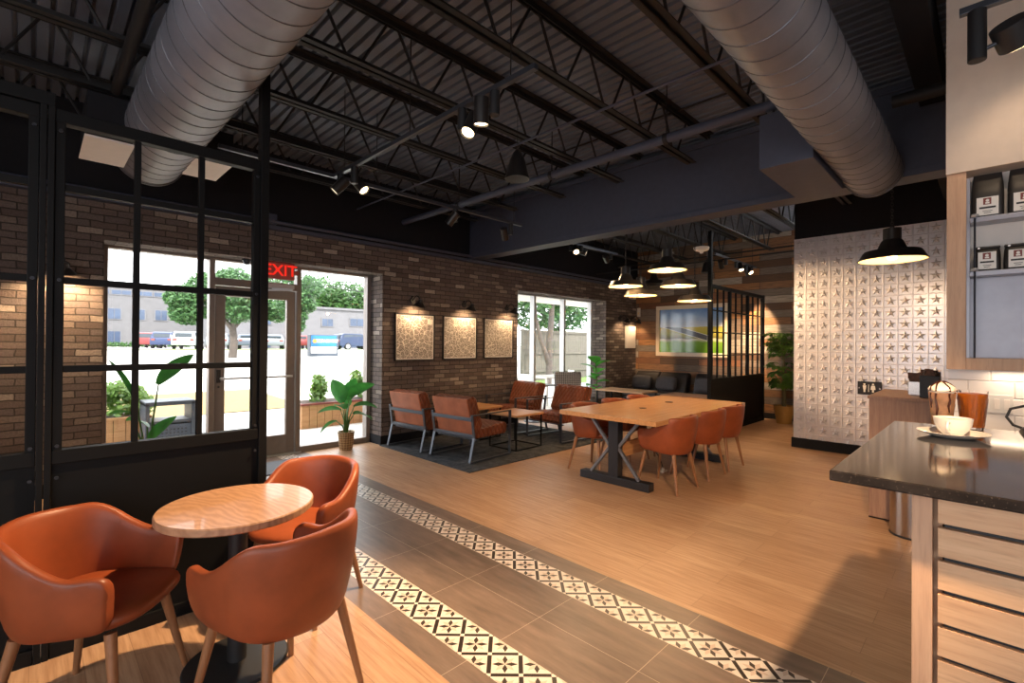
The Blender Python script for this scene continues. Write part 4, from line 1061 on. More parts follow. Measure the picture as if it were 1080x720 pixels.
def side_table(name, label, loc, w, d, h, rz=0, top='tablewood', group=None, r=0.009):
    o = thing(name, label, 'side table', loc, math.radians(rz), group)
    MB().box(-w / 2, -d / 2, h - 0.03, w / 2, d / 2, h).build('tabletop', top, o, bevel=0.004)
    a = MB()
    for sx in (-1, 1):
        for sy in (-1, 1): a.box(sx * (w / 2 - 0.03) - r, sy * (d / 2 - 0.03) - r, 0, sx * (w / 2 - 0.03) + r, sy * (d / 2 - 0.03) + r, h - 0.03)
        a.box(sx * (w / 2 - 0.03) - r, -d / 2 + 0.03, 0, sx * (w / 2 - 0.03) + r, d / 2 - 0.03, 2 * r)
    for sy in (-1, 1): a.box(-w / 2 + 0.03, sy * (d / 2 - 0.03) - r, 0, w / 2 - 0.03, sy * (d / 2 - 0.03) + r, 2 * r)
    a.build('frame', 'black', o)
    return o
side_table('side_table', 'small oak topped wire table between the two front armchairs', (5.02, 4.93, 0.012), 0.6, 0.58, 0.5, 2, group='oak and wire side tables')
side_table('side_table', 'small oak topped wire table near the brick wall', (5.08, 5.85, 0.012), 0.56, 0.58, 0.5, 2, group='oak and wire side tables')

# woven chair and grey table by the window
o = thing('woven_chair', 'grey and white woven rattan chair beside the window', 'chair', (7.4, 5.8, 0), math.radians(225))
a = MB(); a.loft([[Vector((x, y, z)) for x, z in ((-0.3, 0.4), (-0.25, 0.4), (-0.3, 0.9), (-0.33, 0.96), (-0.38, 0.95), (-0.37, 0.88))] for y in (-0.27, -0.25, 0.25, 0.27)]); a.build('backrest', 'weave', o, bevel=0.02)
a = MB(); a.box(-0.3, -0.27, 0.34, 0.3, 0.27, 0.42); a.build('seat', 'weave', o, bevel=0.015)
for sx in (-0.26, 0.26):
    for sy in (-0.24, 0.24): MB().cyl((sx, sy, 0.34), (sx * 1.05, sy * 1.05, 0), 0.016, 0.013, 12).build('leg', 'steelbar', o, smooth=50)
o = thing('bistro_table', 'small grey square table by the right hand window', 'table', (6.95, 6.32, 0))
MB().box(-0.33, -0.3, 0.695, 0.33, 0.3, 0.72).build('tabletop', 'ironlight', o, bevel=0.004)
MB().cyl((0, 0, 0.02), (0, 0, 0.695), 0.03, 0.03, 18).build('column', 'steelbar', o, smooth=50)
MB().lathe([(0, 0), (0.2, 0), (0.2, 0.012), (0, 0.02)], seg=30).build('base_plate', 'steelbar', o, smooth=40)

# banquette with black cushions and pillows, low oak tables in front
def settee(label, y0, y1, seams):
    o = thing('settee', label, 'sofa', (10.45, (y0 + y1) / 2, 0), 0, 'black leather settees along the plank wall'); w = (y1 - y0) / 2
    MB().box(-0.55, -w, 0.1, 0.12, w, 0.3).build('base', 'blackleather', o, bevel=0.02)
    ys = [-w] + [s - (y0 + y1) / 2 for s in seams] + [w]
    for ya, yb in zip(ys, ys[1:]):
        MB().box(-0.58, ya + 0.004, 0.3, -0.02, yb - 0.004, 0.44).build('seat_cushion', 'blackleather', o, bevel=0.04, bseg=4)
        b = MB(); b.loft([[Vector((x, y, z)) for x, z in ((-0.08, 0.4), (0.16, 0.4), (0.3, 0.82), (0.24, 0.875), (0.14, 0.87), (0.06, 0.8))] for y in (ya + 0.004, ya + 0.05, yb - 0.05, yb - 0.004)])
        b.build('back_cushion', 'blackleather', o, smooth=40, bevel=0.05, bseg=4)
    a = MB()
    for sx in (-0.5, 0.06):
        for sy in (-w + 0.08, w - 0.08): a.cyl((sx, sy, 0), (sx, sy, 0.1), 0.02, 0.025, 12)
    a.build('feet', 'black', o)
    return o
settee('black leather settee with a rounded end, under the landscape print', 4.86, 6.2, [5.56])
settee('black leather settee partly hidden by the far grid partition', 3.42, 4.7, [4.05])
def pillow(label, y, w=0.42):
    o = thing('pillow', label, 'pillow', (10.36, y, 0.452), 0, 'charcoal pillows on the settees')
    mt = Matrix.Rotation(math.radians(18), 4, 'Y')
    R = []
    for x, sc_ in ((-0.075, 0.5), (-0.06, 0.85), (-0.02, 1.0), (0.02, 1.0), (0.06, 0.85), (0.075, 0.5)):
        rg = []
        for k in range(32):
            t = 2 * math.pi * k / 32; cx, sy = math.cos(t), math.sin(t); p = 2 / 4.5
            rg.append(mt @ Vector((x - 0.06, w / 2 * sc_ * math.copysign(abs(cx) ** p, cx), 0.165 + 0.16 * sc_ * math.copysign(abs(sy) ** p, sy))))
        R.append(rg)
    MB().loft(R).build('cover', 'pillow', o, smooth=60)
    return o
pillow('brownish charcoal pillow at the brick wall end of the settee', 5.93, 0.5); pillow('charcoal pillow at the rounded end of the settee', 5.3, 0.5); pillow('charcoal pillow on the partly hidden settee', 4.42, 0.42)
side_table('low_table', 'low pale oak table in front of the settee near the brick wall', (8.95, 5.5, 0), 0.62, 1.15, 0.55, 0, 'slat', 'low pale tables before the settees', 0.014)
side_table('low_table', 'low greyish oak table beside the far grid partition', (8.95, 4.05, 0), 0.62, 1.0, 0.55, 0, 'standwood', 'low pale tables before the settees', 0.014)

# ================================================================== BAR COUNTER
CZ = 1.15
o = thing('bar_counter', 'bar counter with slatted oak front and dark speckled stone top', 'counter', (0, 0, 0))
MB().prism([(1.605, 0.325), (2.91, 0.325), (2.95, -0.085), (2.5, -0.1), (2.3, -0.6), (2.3, -2.6), (1.605, -2.6)], CZ - 0.03, CZ).build('countertop', 'counter', o, bevel=0.004)
MB().box(1.70, -2.6, 0, 2.28, 0.085, CZ - 0.03).build('carcass', 'rubberblack', o)
MB().box(1.675, 0.108, 0, 1.72, 0.15, CZ - 0.03).build('corner_post', 'postwood', o, bevel=0.002)
MB().box(1.72, 0.09, 0, 2.28, 0.125, CZ - 0.03).build('side_panel', 'postwood', o)
sl = MB()
for k in range(13):
    z1 = CZ - 0.035 - 0.0865 * k; z0 = max(0.01, z1 - 0.0745)
    sl.box(1.682, -2.6, z0, 1.70, 0.098, z1)
sl.build('slats', 'slat', o, bevel=0.0015)
# tall glass drinks and the cup
def tumbler(label, lc, kind):
    o = thing('tall_glass', label, 'drink', lc)
    H, R0, R1 = 0.168, 0.036, 0.05
    if kind == 'mocha': H, R0, R1 = 0.166, 0.033, 0.047
    MB().lathe([(0, 0), (R0, 0), (R0 + 0.001, 0.006), (R1, H), (R1 - 0.0035, H), (R0 - 0.003, 0.014), (0, 0.014)], seg=36).build('tumbler', 'tumbler', o, smooth=40)
    if kind == 'mocha':
        MB().lathe([(0, 0.015), (R0 - 0.0025, 0.015), (R1 - 0.0035, H - 0.01), (0, H - 0.008)], seg=36).build('drink', 'mocha', o, smooth=40)
        c = MB(); R = []
        for k, (r, z) in enumerate(((0.041, H - 0.012), (0.045, H + 0.004), (0.04, H + 0.014), (0.031, H + 0.022), (0.02, H + 0.03), (0.006, H + 0.035))):
            R.append([Vector((r * (1 + 0.08 * math.sin(5 * t + k * 1.1)) * math.cos(t), r * (1 + 0.08 * math.sin(5 * t + k * 1.1)) * math.sin(t), z)) for t in [2 * math.pi * q / 30 for q in range(30)]])
        c.loft(R).build('whipped_cream', 'cream', o, smooth=70)
        s_ = MB(); rnd = random.Random(3)
        for k in range(7):
            an = 2 * math.pi * k / 7 + rnd.uniform(-.3, .3)
            s_.tube([(0.008 * math.cos(an), 0.008 * math.sin(an), H + 0.038), (0.028 * math.cos(an + .2), 0.028 * math.sin(an + .2), H + 0.027), (0.043 * math.cos(an + .35), 0.043 * math.sin(an + .35), H + 0.013), (0.0465 * math.cos(an + .35), 0.0465 * math.sin(an + .35), H - 0.004)], 0.0035, 6)
            zz = H - 0.012; L_ = rnd.uniform(0.06, 0.15); pts = []
            for q in range(7):
                z = zz - L_ * q / 6; r = R0 + (R1 - R0) * z / H - 0.001
                a_ = an + .35 + 0.06 * math.sin(q * 1.7 + k); pts.append((r * math.cos(a_), r * math.sin(a_), z))
            s_.tube(pts, 0.003, 6, [0.004, 0.003, 0.0035, 0.005, 0.004, 0.003, 0.002])
        s_.build('chocolate_drizzle', 'choc', o, smooth=60)
    else:
        MB().lathe([(0, 0.015), (R0 - 0.0025, 0.015), (R1 - 0.0035, H - 0.012), (0, H - 0.012)], seg=36).build('drink', 'caramel', o, smooth=40)
        f_ = MB()
        for k in range(18):
            an = 2 * math.pi * k / 18
            f_.tube([((R0 + 0.001) * math.cos(an), (R0 + 0.001) * math.sin(an), 0.02), ((R1 - 0.002) * math.cos(an), (R1 - 0.002) * math.sin(an), H * 0.82)], 0.0022, 6)
        f_.build('flutes', 'tumbler', o, smooth=60)
    return o
tumbler('tall iced drink topped with whipped cream and chocolate drizzle', (2.80, 0.15, CZ), 'mocha')
tumbler('tall fluted glass of amber iced coffee', (2.84, 0.055, CZ), 'coffee')
o = thing('saucer', 'white saucer under the coffee cup on the bar', 'saucer', (2.56, 0.105, CZ))
MB().lathe([(0, 0), (0.06, 0), (0.07, 0.004), (0.106, 0.018), (0.11, 0.021), (0.107, 0.022), (0.07, 0.009), (0.04, 0.006), (0, 0.006)], seg=48).build('dish', 'ceramic', o, smooth=50)
MB().lathe([(0.038, 0.006), (0.041, 0.0075), (0.044, 0.006)], seg=40).build('well_ring', 'ceramic', o, smooth=50)
o = thing('coffee_cup', 'white coffee cup with a full coffee, standing on the saucer', 'cup', (2.56, 0.105, CZ + 0.0075))
MB().lathe([(0, 0), (0.03, 0), (0.032, 0.004), (0.046, 0.02), (0.056, 0.042), (0.06, 0.068), (0.0565, 0.068), (0.053, 0.044), (0.043, 0.022), (0.028, 0.008), (0, 0.007)], seg=48).build('bowl', 'ceramic', o, smooth=50)
MB().lathe([(0, 0.0585), (0.0555, 0.0585)], seg=40).build('coffee', 'coffee', o)
hv = Vector((-0.93, 0.15, 0)).normalized()
MB().tube([hv * 0.053 + Vector((0, 0, 0.052)), hv * 0.072 + Vector((0, 0, 0.057)), hv * 0.084 + Vector((0, 0, 0.042)), hv * 0.075 + Vector((0, 0, 0.024)), hv * 0.05 + Vector((0, 0, 0.02))], 0.0055, 10).build('handle', 'ceramic', o, smooth=60)

# back counter with a black kettle, mostly hidden
o = thing('back_counter', 'low dark worktop along the tiled bar wall', 'counter', (3.5, -1.2, 0))
MB().box(0, -1.7, 0, 0.59, 1.3, 0.88).build('carcass', 'standwood', o); MB().box(-0.02, -1.7, 0.88, 0.595, 1.32, 0.92).build('worktop', 'counter', o, bevel=0.003)
o = thing('kettle', 'black kettle with an arched handle behind the counter', 'kettle', (3.7, -0.175, 0.921))
MB().lathe([(0, 0), (0.085, 0), (0.09, 0.01), (0.085, 0.1), (0.06, 0.16), (0.05, 0.165), (0, 0.17)], seg=32).build('body', 'rubberblack', o, smooth=45)
MB().tube([(0, 0.05, 0.155), (0, 0.09, 0.17), (0, 0.115, 0.21), (0, 0.1, 0.255), (0, 0.05, 0.275), (0, 0.0, 0.275)], 0.007, 10).build('handle', 'rubberblack', o, smooth=60)
MB().tube([(0, -0.08, 0.05), (0, -0.13, 0.1), (0, -0.15, 0.18)], 0.01, 10).build('spout', 'rubberblack', o, smooth=60)
o = thing('switch_plate', 'white triple switch plate on the subway tiles', 'switch plate', (4.1, -0.02, 1.165))
MB().box(-0.008, -0.075, -0.055, 0, 0.06, 0.055).build('plate', 'ceramic', o, bevel=0.003)
for k in range(3): MB().box(-0.012, -0.06 + 0.042 * k, -0.03, -0.008, -0.037 + 0.042 * k, 0.03).build('switch', 'white', o, bevel=0.001)

# wall shelf unit with coffee bags
o = thing('wall_shelf', 'oak framed wall shelf of coffee bags above the bar tiles', 'shelf', (3.95, 0, 0))
a = MB(); a.box(0, 0.105, 1.37, 0.05, 0.192, 2.555); a.box(0, -1.5, 1.37, 0.05, 0.105, 1.44)
a.build('frame', 'postwood', o, bevel=0.002)
MB().box(0.13, -1.5, 1.44, 0.149, 0.105, 2.52).build('back_panel', 'white', o)
MB().box(0.115, -1.5, 1.44, 0.13, 0.105, 1.94).build('lower_panel', 'greypanel', o)
a = MB(); a.box(0.03, 0.09, 1.44, 0.149, 0.105, 2.52); a.build('side_lining', 'greypanel', o)
for z in (2.275, 1.955): MB().box(0.0, -1.5, z - 0.03, 0.13, 0.09, z).build('shelf_board', 'greypanel', o, bevel=0.003)
a = MB(); a.cyl((-0.008, 0.068, 1.44), (-0.008, 0.068, 2.27), 0.005, 0.005, 8); a.build('cable', 'iron', o)
for z in (2.28, 1.96): MB().lathe([(0, 0), (0.014, 0), (0.019, 0.008), (0.014, 0.016), (0, 0.016)], (-0.008, 0.068, z - 0.004), 18).build('cable_clamp', 'alu', o, smooth=40)
light('under_shelf_light', 'AREA', (4.03, -0.45, 1.36), (4.03, -0.45, 0.5), 2, WARM2, shape='RECTANGLE', size=0.06, size_y=0.9)
def coffee_bag(label, y0, y1, z, h, fold):
    o = thing('coffee_bag', label, 'coffee bag', (4.02, (y0 + y1) / 2, z), 0, 'black coffee bags on the bar shelf'); w = (y1 - y0) / 2
    R = []
    for f_, dx, ww in ((0, 0.04, 0.95), (0.05, 0.043, 1.0), (0.5, 0.04, 1.0), (0.72, 0.03, 0.97), (0.86, 0.012, 0.92), (1.0, 0.006, 0.86)):
        R.append([Vector((math.copysign(abs(math.cos(t)) ** 0.5, math.cos(t)) * dx, math.copysign(abs(math.sin(t)) ** 0.35, math.sin(t)) * w * ww, h * f_)) for t in [2 * math.pi * (q + 0.5) / 24 for q in range(24)]])
    MB().loft(R).build('pouch', 'bag', o, smooth=50)
    if fold:
        MB().box(-0.018, -w * 0.96, h * 0.9, 0.012, w * 0.96, h * 1.0).build('folded_top', 'bag', o, bevel=0.006)
        MB().cyl((-0.02, w * 0.6, h * 0.94), (-0.018, w * 0.6, h * 0.94), 0.006, 0.006, 12).build('valve', 'steel', o)
    lh = 0.105 if not fold else 0.1; zl = 0.012 if not fold else 0.012
    lb = MB().box(-0.046, -w * 0.66, zl, -0.0435, w * 0.66, zl + lh).build('label_panel', 'label', o)
    a = MB(); a.box(-0.0475, -0.016, zl + lh * 0.58, -0.046, 0.018, zl + lh * 0.95); a.build('emblem', 'red', lb)
    a = MB(); a.lathe([(0, 0), (0.008, 0)], (0, 0, 0), 12, Matrix.Translation((-0.0478, 0.0, zl + lh * 0.8)) @ Matrix.Rotation(math.pi / 2, 4, 'Y')); a.box(-0.048, -0.009, zl + lh * 0.62, -0.0476, 0.009, zl + lh * 0.71); a.build('emblem_figure', 'label', lb)
    a = MB(); a.box(-0.0475, -w * 0.5, zl + lh * 0.36, -0.046, w * 0.5, zl + lh * 0.46); a.build('title_bar', 'bag', lb)
    a = MB(); a.box(-0.047, -w * 0.3, zl + lh * 0.2, -0.046, w * 0.3, zl + lh * 0.23); a.box(-0.047, -w * 0.22, zl + lh * 0.1, -0.046, w * 0.22, zl + lh * 0.13); a.build('small_print', 'pillow', lb)
    return o
coffee_bag('tall coffee bag on the upper shelf at the oak frame', -0.055, 0.085, 2.275, 0.262, False)
coffee_bag('tall coffee bag on the upper shelf, second from the oak frame', -0.205, -0.068, 2.275, 0.262, False)
coffee_bag('short folded coffee bag on the lower shelf at the oak frame', -0.042, 0.075, 1.955, 0.15, True)
coffee_bag('short folded coffee bag on the lower shelf, second from the oak frame', -0.168, -0.052, 1.955, 0.15, True)

# condiment stand, napkin boxes and the steel bin
o = thing('condiment_stand', 'greyed oak condiment stand in front of the tin star wall', 'stand', (5.24, 0.5, 0))
MB().box(0, -0.28, 0.0, 0.95, 0.262, 1.045).build('cabinet', 'standwood', o, bevel=0.002)
MB().box(-0.012, -0.29, 1.045, 0.97, 0.272, 1.072).build('worktop', 'standwood', o, bevel=0.002)
MB().box(-0.006, -0.28, 0.02, 0.0, 0.045, 1.04).build('door_panel', 'standwood', o)
MB().box(0.0, -0.27, 0.0, 0.02, 0.262, 0.012).build('plinth', 'rubberblack', o)
o = thing('condiment_box', 'black condiment box holding stirrers and packets', 'condiment box', (5.35, 0.365, 1.072), 0.0, 'boxes on the condiment stand')
a = MB(); a.box(0, -0.065, 0, 0.16, 0.065, 0.19); a.build('box', 'rubberblack', o, bevel=0.004)
a = MB(); rnd = random.Random(5)
for k in range(22):
    x, y = rnd.uniform(0.02, 0.14), rnd.uniform(-0.05, 0.05); a.cbox((x, y, 0.205), (0.008, 0.035, 0.06), Matrix.Translation((0, 0, rnd.uniform(-.02, .012))))
a.build('packets', 'packet', o)
a = MB()
for k in range(8):
    x, y = rnd.uniform(0.02, 0.14), rnd.uniform(-0.05, 0.05); a.bar((x, y, 0.17), (x + rnd.uniform(-.02, .02), y + rnd.uniform(-.04, .02), 0.235), 0.012, 0.003)
a.build('foil_packets', 'steel', o)
o = thing('condiment_box', 'pale metal condiment box full of brown packets', 'condiment box', (5.56, 0.46, 1.072), 0.0, 'boxes on the condiment stand')
MB().box(0, -0.065, 0, 0.14, 0.065, 0.125).build('box', 'steel', o, bevel=0.004)
a = MB()
for k in range(26):
    x, y = rnd.uniform(0.02, 0.12), rnd.uniform(-0.07, 0.055); a.cbox((x, y, 0.135 + rnd.uniform(0, .04)), (0.01, 0.035, 0.055))
a.build('packets', 'packet', o)
o = thing('waste_bin', 'brushed steel cylindrical waste bin beside the bar counter', 'bin', (4.98, 0.44, 0))
MB().lathe([(0, 0.012), (0.145, 0.012), (0.145, 0.7), (0.13, 0.715), (0.1, 0.72), (0, 0.72)], seg=48).build('body', 'steel', o, smooth=40)
MB().lathe([(0, 0), (0.148, 0), (0.148, 0.016), (0, 0.016)], seg=48).build('foot_ring', 'rubberblack', o, smooth=40)

# ================================================================== PLANTS
def pot(parent, r0_, r1_, h, mat):
    MB().lathe([(0, 0), (r0_, 0), (r0_ + 0.004, 0.01), (r1_, h), (r1_ + 0.006, h + 0.004), (r1_ - 0.012, h + 0.004), (r1_ - 0.02, h - 0.04), (0, h - 0.04)], seg=36).build('pot', mat, parent, smooth=40)
    MB().lathe([(0, h - 0.035), (r1_ - 0.016, h - 0.035)], seg=28).build('soil', 'soil', parent)
def blade_plant(name, label, loc, leaves, potdim, potmat, lmat, stemmat='greenstem'):
    o = thing(name, label, 'potted plant', loc); r0_, r1_, h = potdim; pot(o, r0_, r1_, h, potmat)
    st_, lf = MB(), MB()
    for (bx, by, tx, ty, tz, dx, dy, dz, ln, wd, dr) in leaves:
        p0 = Vector((bx, by, h - 0.04)); p2 = Vector((tx, ty, tz)); p1 = Vector((bx * 0.7 + tx * 0.3, by * 0.7 + ty * 0.3, h + (tz - h) * 0.55))
        st_.tube([p0, p1, p2], 0.008, 6, [0.011, 0.009, 0.006])
        d = Vector((dx, dy, dz)).normalized(); vr = Vector((0, 0, CAM_H)) - (Vector(loc) + p2)
        sd = d.cross(Vector((0.25, 0.35, 0.9)))
        lf.leaf(p2 - d * 0.01, d, ln, wd, dr, 0.28, 9, side=sd)
    st_.build('stems', stemmat, o, smooth=60); lf.build('foliage', lmat, o, smooth=70, recalc=False)
    return o
# leaves: base xy, petiole tip xyz, blade direction, length, width, droop
R_ = (0.707, -0.707); F_ = (0.707, 0.707)
def rel(a, b, z): return (a * 0.707 + b * 0.707, -a * 0.707 + b * 0.707, z)  # a to the camera's right, b away from it
def lv(bx, tip, d, ln, wd, dr):
    t = rel(*tip); q = rel(*d); return (bx * 0.02, bx * 0.015, t[0], t[1], t[2], q[0], q[1], q[2], ln, wd, dr)
blade_plant('banana_plant', 'broad leaved plant in a woven pot by the brick reveal', (3.14, 6.44, 0),
    [lv(-1, (-0.07, 0.0, 0.66), (-0.3, -0.12, 0.9), 0.36, 0.3, 0.12), lv(0, (0.06, 0.0, 0.74), (0.72, -0.15, 0.66), 0.42, 0.26, 0.5), lv(1, (0.01, 0.05, 0.7), (0.2, 0.15, 0.9), 0.32, 0.22, 0.3),
     lv(1, (0.12, -0.03, 0.50), (0.9, -0.2, 0.25), 0.3, 0.2, 0.9), lv(-1, (-0.06, -0.06, 0.56), (-0.85, -0.25, 0.2), 0.32, 0.2, 0.6), lv(-1, (-0.12, -0.05, 0.40), (-0.6, -0.3, -0.1), 0.28, 0.18, 1.0),
     lv(0, (0.0, -0.06, 0.58), (-0.1, -0.5, 0.5), 0.26, 0.17, 1.0), lv(1, (0.1, 0.03, 0.6), (0.8, 0.3, 0.3), 0.34, 0.2, 0.8), lv(0, (-0.02, 0.08, 0.6), (-0.3, 0.5, 0.7), 0.28, 0.18, 0.5)],
    (0.085, 0.115, 0.25), 'pot', 'leafA')
blade_plant('banana_plant', 'tall two leaved plant seen through the black partition', (0.74, 5.4, 0),
    [lv(-1, (-0.1, 0.0, 0.92), (-0.45, 0.0, 0.85), 0.5, 0.17, 0.3), lv(1, (0.11, -0.02, 1.12), (0.62, 0.1, 0.75), 0.4, 0.15, 0.3), lv(0, (-0.04, 0.05, 0.72), (-0.6, 0.2, 0.4), 0.3, 0.14, 0.8), lv(1, (0.02, 0.0, 0.6), (0.3, 0.2, 0.6), 0.3, 0.12, 0.6), lv(-1, (-0.16, 0.0, 0.86), (-0.9, 0.1, 0.0), 0.22, 0.08, 0.2)],
    (0.11, 0.15, 0.32), 'pot', 'leafA')
def fiddle(name, label, loc, ph, stem_h, lmat, n, L, W, seedv):
    o = thing(name, label, 'potted plant', loc); pot(o, 0.11, 0.15, ph, 'bark'); rnd = random.Random(seedv)
    s_, lf = MB(), MB(); s_.tube([(0, 0, ph - 0.05), (0.02, 0.0, ph + stem_h * 0.5), (-0.01, 0.01, ph + stem_h)], 0.011, 7)
    for k in range(n):
        t = k / (n - 1); z = ph + stem_h * (0.25 + 0.75 * t); an = k * 2.4 + 0.6
        d = Vector((math.cos(an), math.sin(an), 0.35 + 0.5 * t)).normalized()
        lf.leaf((0.0, 0.0, z), d, L * rnd.uniform(0.8, 1.1), W, 0.6, 0.2, 7)
    s_.build('stem', 'stem', o, smooth=60); lf.build('foliage', lmat, o, smooth=70, recalc=False); return o
fiddle('fiddle_leaf_fig', 'bright green fiddle leaf plant at the right side of the right window', (8.85, 6.2, 0), 0.32, 0.78, 'leafB', 9, 0.36, 0.3, 4)
# money tree in an ochre pot before the plank wall
o = thing('money_tree', 'bushy potted tree in an ochre pot between the far partition and the tin wall', 'potted plant', (10.4, 2.86, 0))
pot(o, 0.125, 0.185, 0.34, 'terracotta'); rnd = random.Random(11)
MB().tube([(0, 0, 0.28), (0.02, 0, 0.8), (0, 0.02, 1.3), (0.01, 0, 1.6)], 0.03, 8, [0.04, 0.032, 0.026, 0.014]).build('trunk', 'stem', o, smooth=60)
lf = MB(); br = MB()
for k in range(95):
    tier = rnd.choice((0, 0, 1, 1, 1)); zc = 0.95 if tier == 0 else 1.55
    an = rnd.uniform(0, 6.28); rr = rnd.uniform(0.1, 0.27 if tier else 0.24); zz = zc + rnd.uniform(-0.22, 0.24)
    p = Vector((rr * math.cos(an), rr * math.sin(an), zz)); br.tube([(0, 0, zz - 0.12), p], 0.004, 5)
    for q in range(6):
        a2 = an + (q - 2.5) * 0.75; d = Vector((math.cos(a2), math.sin(a2), rnd.uniform(-0.25, 0.2)))
        lf.leaf(p, d, rnd.uniform(0.12, 0.17), 0.068, 0.8, 0.2, 4)
lf.build('foliage', 'leafC', o, smooth=70, recalc=False); br.build('stems', 'greenstem', o, smooth=60)

# ================================================================== OUTSIDE
def gz(y): return -0.06 + max(0, min(y, 42) - 10) * 0.0285
g = MB()
ys = [6.76, 10, 42, 160]
for a_, b_ in zip(ys, ys[1:]):
    g.face([(-60, a_, gz(a_)), (140, a_, gz(a_)), (140, b_, gz(b_)), (-60, b_, gz(b_))])
struct(g.build('ground', 'concrete'), 'pale concrete pavement and car park outside')
def strip(name, label, x0, x1, y0, y1, mat):
    s_ = MB(); s_.face([(x0, y0, gz(y0) + 0.02), (x1, y0, gz(y0) + 0.02), (x1, y1, gz(y1) + 0.02), (x0, y1, gz(y1) + 0.02)])
    return tag(s_.build(name, mat), label, 'grass', kind='stuff')
strip('grass_strip', 'dry grass verge beyond the entrance pavement', -6, 4.6, 11.5, 15.5, 'drygrass')
strip('grass_verge', 'green verge under the far car park trees', -10, 30, 43, 50, 'lawn')
strip('grass_bed', 'leafy ground along the fence', 7, 22, 11.5, 14.0, 'lawn')

def building(name, label, X0, X1, Y0, Y1, zt, mat, wins, extra=()):
    o = thing(name, label, 'building', ((X0 + X1) / 2, (Y0 + Y1) / 2, 0.8)); ox, oy, oz = o.location
    MB().box(X0 - ox, Y0 - oy, 0, X1 - ox, Y1 - oy, zt - oz).build('walls', mat, o)
    MB().box(X0 - ox - 0.2, Y0 - oy - 0.2, zt - oz, X1 - ox + 0.2, Y1 - oy + 0.2, zt - oz + 0.25).build('roof_edge', 'facadeB', o)
    for (xa, za, xb, zb) in wins:
        a = MB(); a.box(xa - ox - 0.1, Y0 - oy - 0.08, za - oz - 0.1, xb - ox + 0.1, Y0 - oy - 0.01, zb - oz + 0.1); f_ = a.build('window', 'facadeB', o)
        nn = 2 if (xb - xa) < 3 else 3; a = MB()
        for q in range(nn): a.box(xa - ox + (xb - xa) * q / nn + 0.03, Y0 - oy - 0.11, za - oz, xa - ox + (xb - xa) * (q + 1) / nn - 0.03, Y0 - oy - 0.085, zb - oz)
        a.build('panes', 'winglass', f_)
    return o
k = 75 / 45.0
def W(x0, z0, x1, z1, k=k): return (x0 * k, 1.5 + (z0 - 1.5) * k, x1 * k, 1.5 + (z1 - 1.5) * k)
wl = [W(a, 3.13, a + 0.75, 3.87) for a in (0.9, 2.35, 3.77, 5.17, 6.54, 7.95, 9.35)] + [W(a, 1.42, a + 0.75, 2.22) for a in (0.9, 2.35, 3.77, 5.17, 6.54, 7.95, 9.35)] + [W(a, 4.93, a + 1.15, 5.22) for a in (0.2, 1.45, 2.7, 3.95, 5.2, 6.45, 7.7, 8.95)]
building('office_building', 'pale brick office building across the car park, seen through the partition', -2 * k, 11.5 * k, 75, 80, 1.5 + 4.1 * k, 'facadeA', wl)
k2 = 55 / 40.0
wr = [W(17.24, 2.93, 18.2, 3.54, k2), W(19.74, 3.02, 21.01, 3.65, k2), W(14.6, 2.93, 15.6, 3.54, k2), W(12.2, 2.93, 13.2, 3.54, k2), W(18.89, 1.1, 20.48, 2.2, k2), W(14.2, 1.1, 15.8, 2.1, k2), W(11.6, 1.1, 13.2, 2.1, k2), W(22.2, 3.0, 23.4, 3.65, k2)]
building('office_building', 'white two storey building beyond the blue roadside sign', 10.6 * k2, 27 * k2, 55, 70, 1.5 + 2.85 * k2, 'facadeB', wr)

def leafball(mb, c, r, n, size, rnd, squash=0.8):
    for q in range(n):
        while True:
            v = Vector((rnd.uniform(-1, 1), rnd.uniform(-1, 1), rnd.uniform(-1, 1)))
            if 0.35 < v.length < 1: break
        p = Vector(c) + Vector((v.x * r, v.y * r, v.z * r * squash))
        a_ = Vector((rnd.gauss(0, 1), rnd.gauss(0, 1), rnd.gauss(0, 1))).normalized(); b_ = a_.orthogonal().normalized(); s1 = size * rnd.uniform(0.6, 1.3); s2 = s1 * 0.55
        mb.face([p - a_ * s1, p + b_ * s2, p + a_ * s1, p - b_ * s2])
def tree(name, label, base, balls, trunk_h, tr, mat, n, size, seedv, forks=3):
    o = thing(name, label, 'tree', base, 0, 'trees outside the windows'); rnd = random.Random(seedv)
    t = MB(); t.tube([(0, 0, -0.2), (0.05 * trunk_h, 0, trunk_h * 0.5), (0, 0, trunk_h)], tr, 9, [tr * 1.15, tr, tr * 0.8])
    for q, (cx, cy, cz, r) in enumerate(balls[:forks + 1]): t.tube([(0, 0, trunk_h * 0.9), (cx * 0.5, cy * 0.5, (trunk_h + cz) / 2 + 0.1), (cx, cy, cz)], tr * 0.5, 7, [tr * 0.7, tr * 0.5, tr * 0.2])
    t.build('trunk', 'bark', o, smooth=60)
    c = MB()
    for (cx, cy, cz, r) in balls: leafball(c, (cx, cy, cz), r, n, size, rnd)
    c.build('crown', mat, o, recalc=False); return o
z30 = gz(30)
tree('shade_tree', 'broad shade tree standing in the car park, behind the partition and entrance door', (8.4, 32, gz(32)), [(0, 0, 3.9, 1.6), (-1.5, 0.2, 3.3, 1.3), (1.5, 0, 3.3, 1.2), (0.2, -0.4, 2.9, 1.1), (-1.3, 0, 4.0, 1.2), (1.3, 0.3, 4.2, 1.2), (-2.3, 0, 2.6, 0.9), (0, 0, 4.6, 1.0), (-2.5, 0, 3.4, 0.9), (2.6, 0, 2.9, 0.9)], 1.9, 0.22, 'treeleaf', 1300, 0.13, 1)
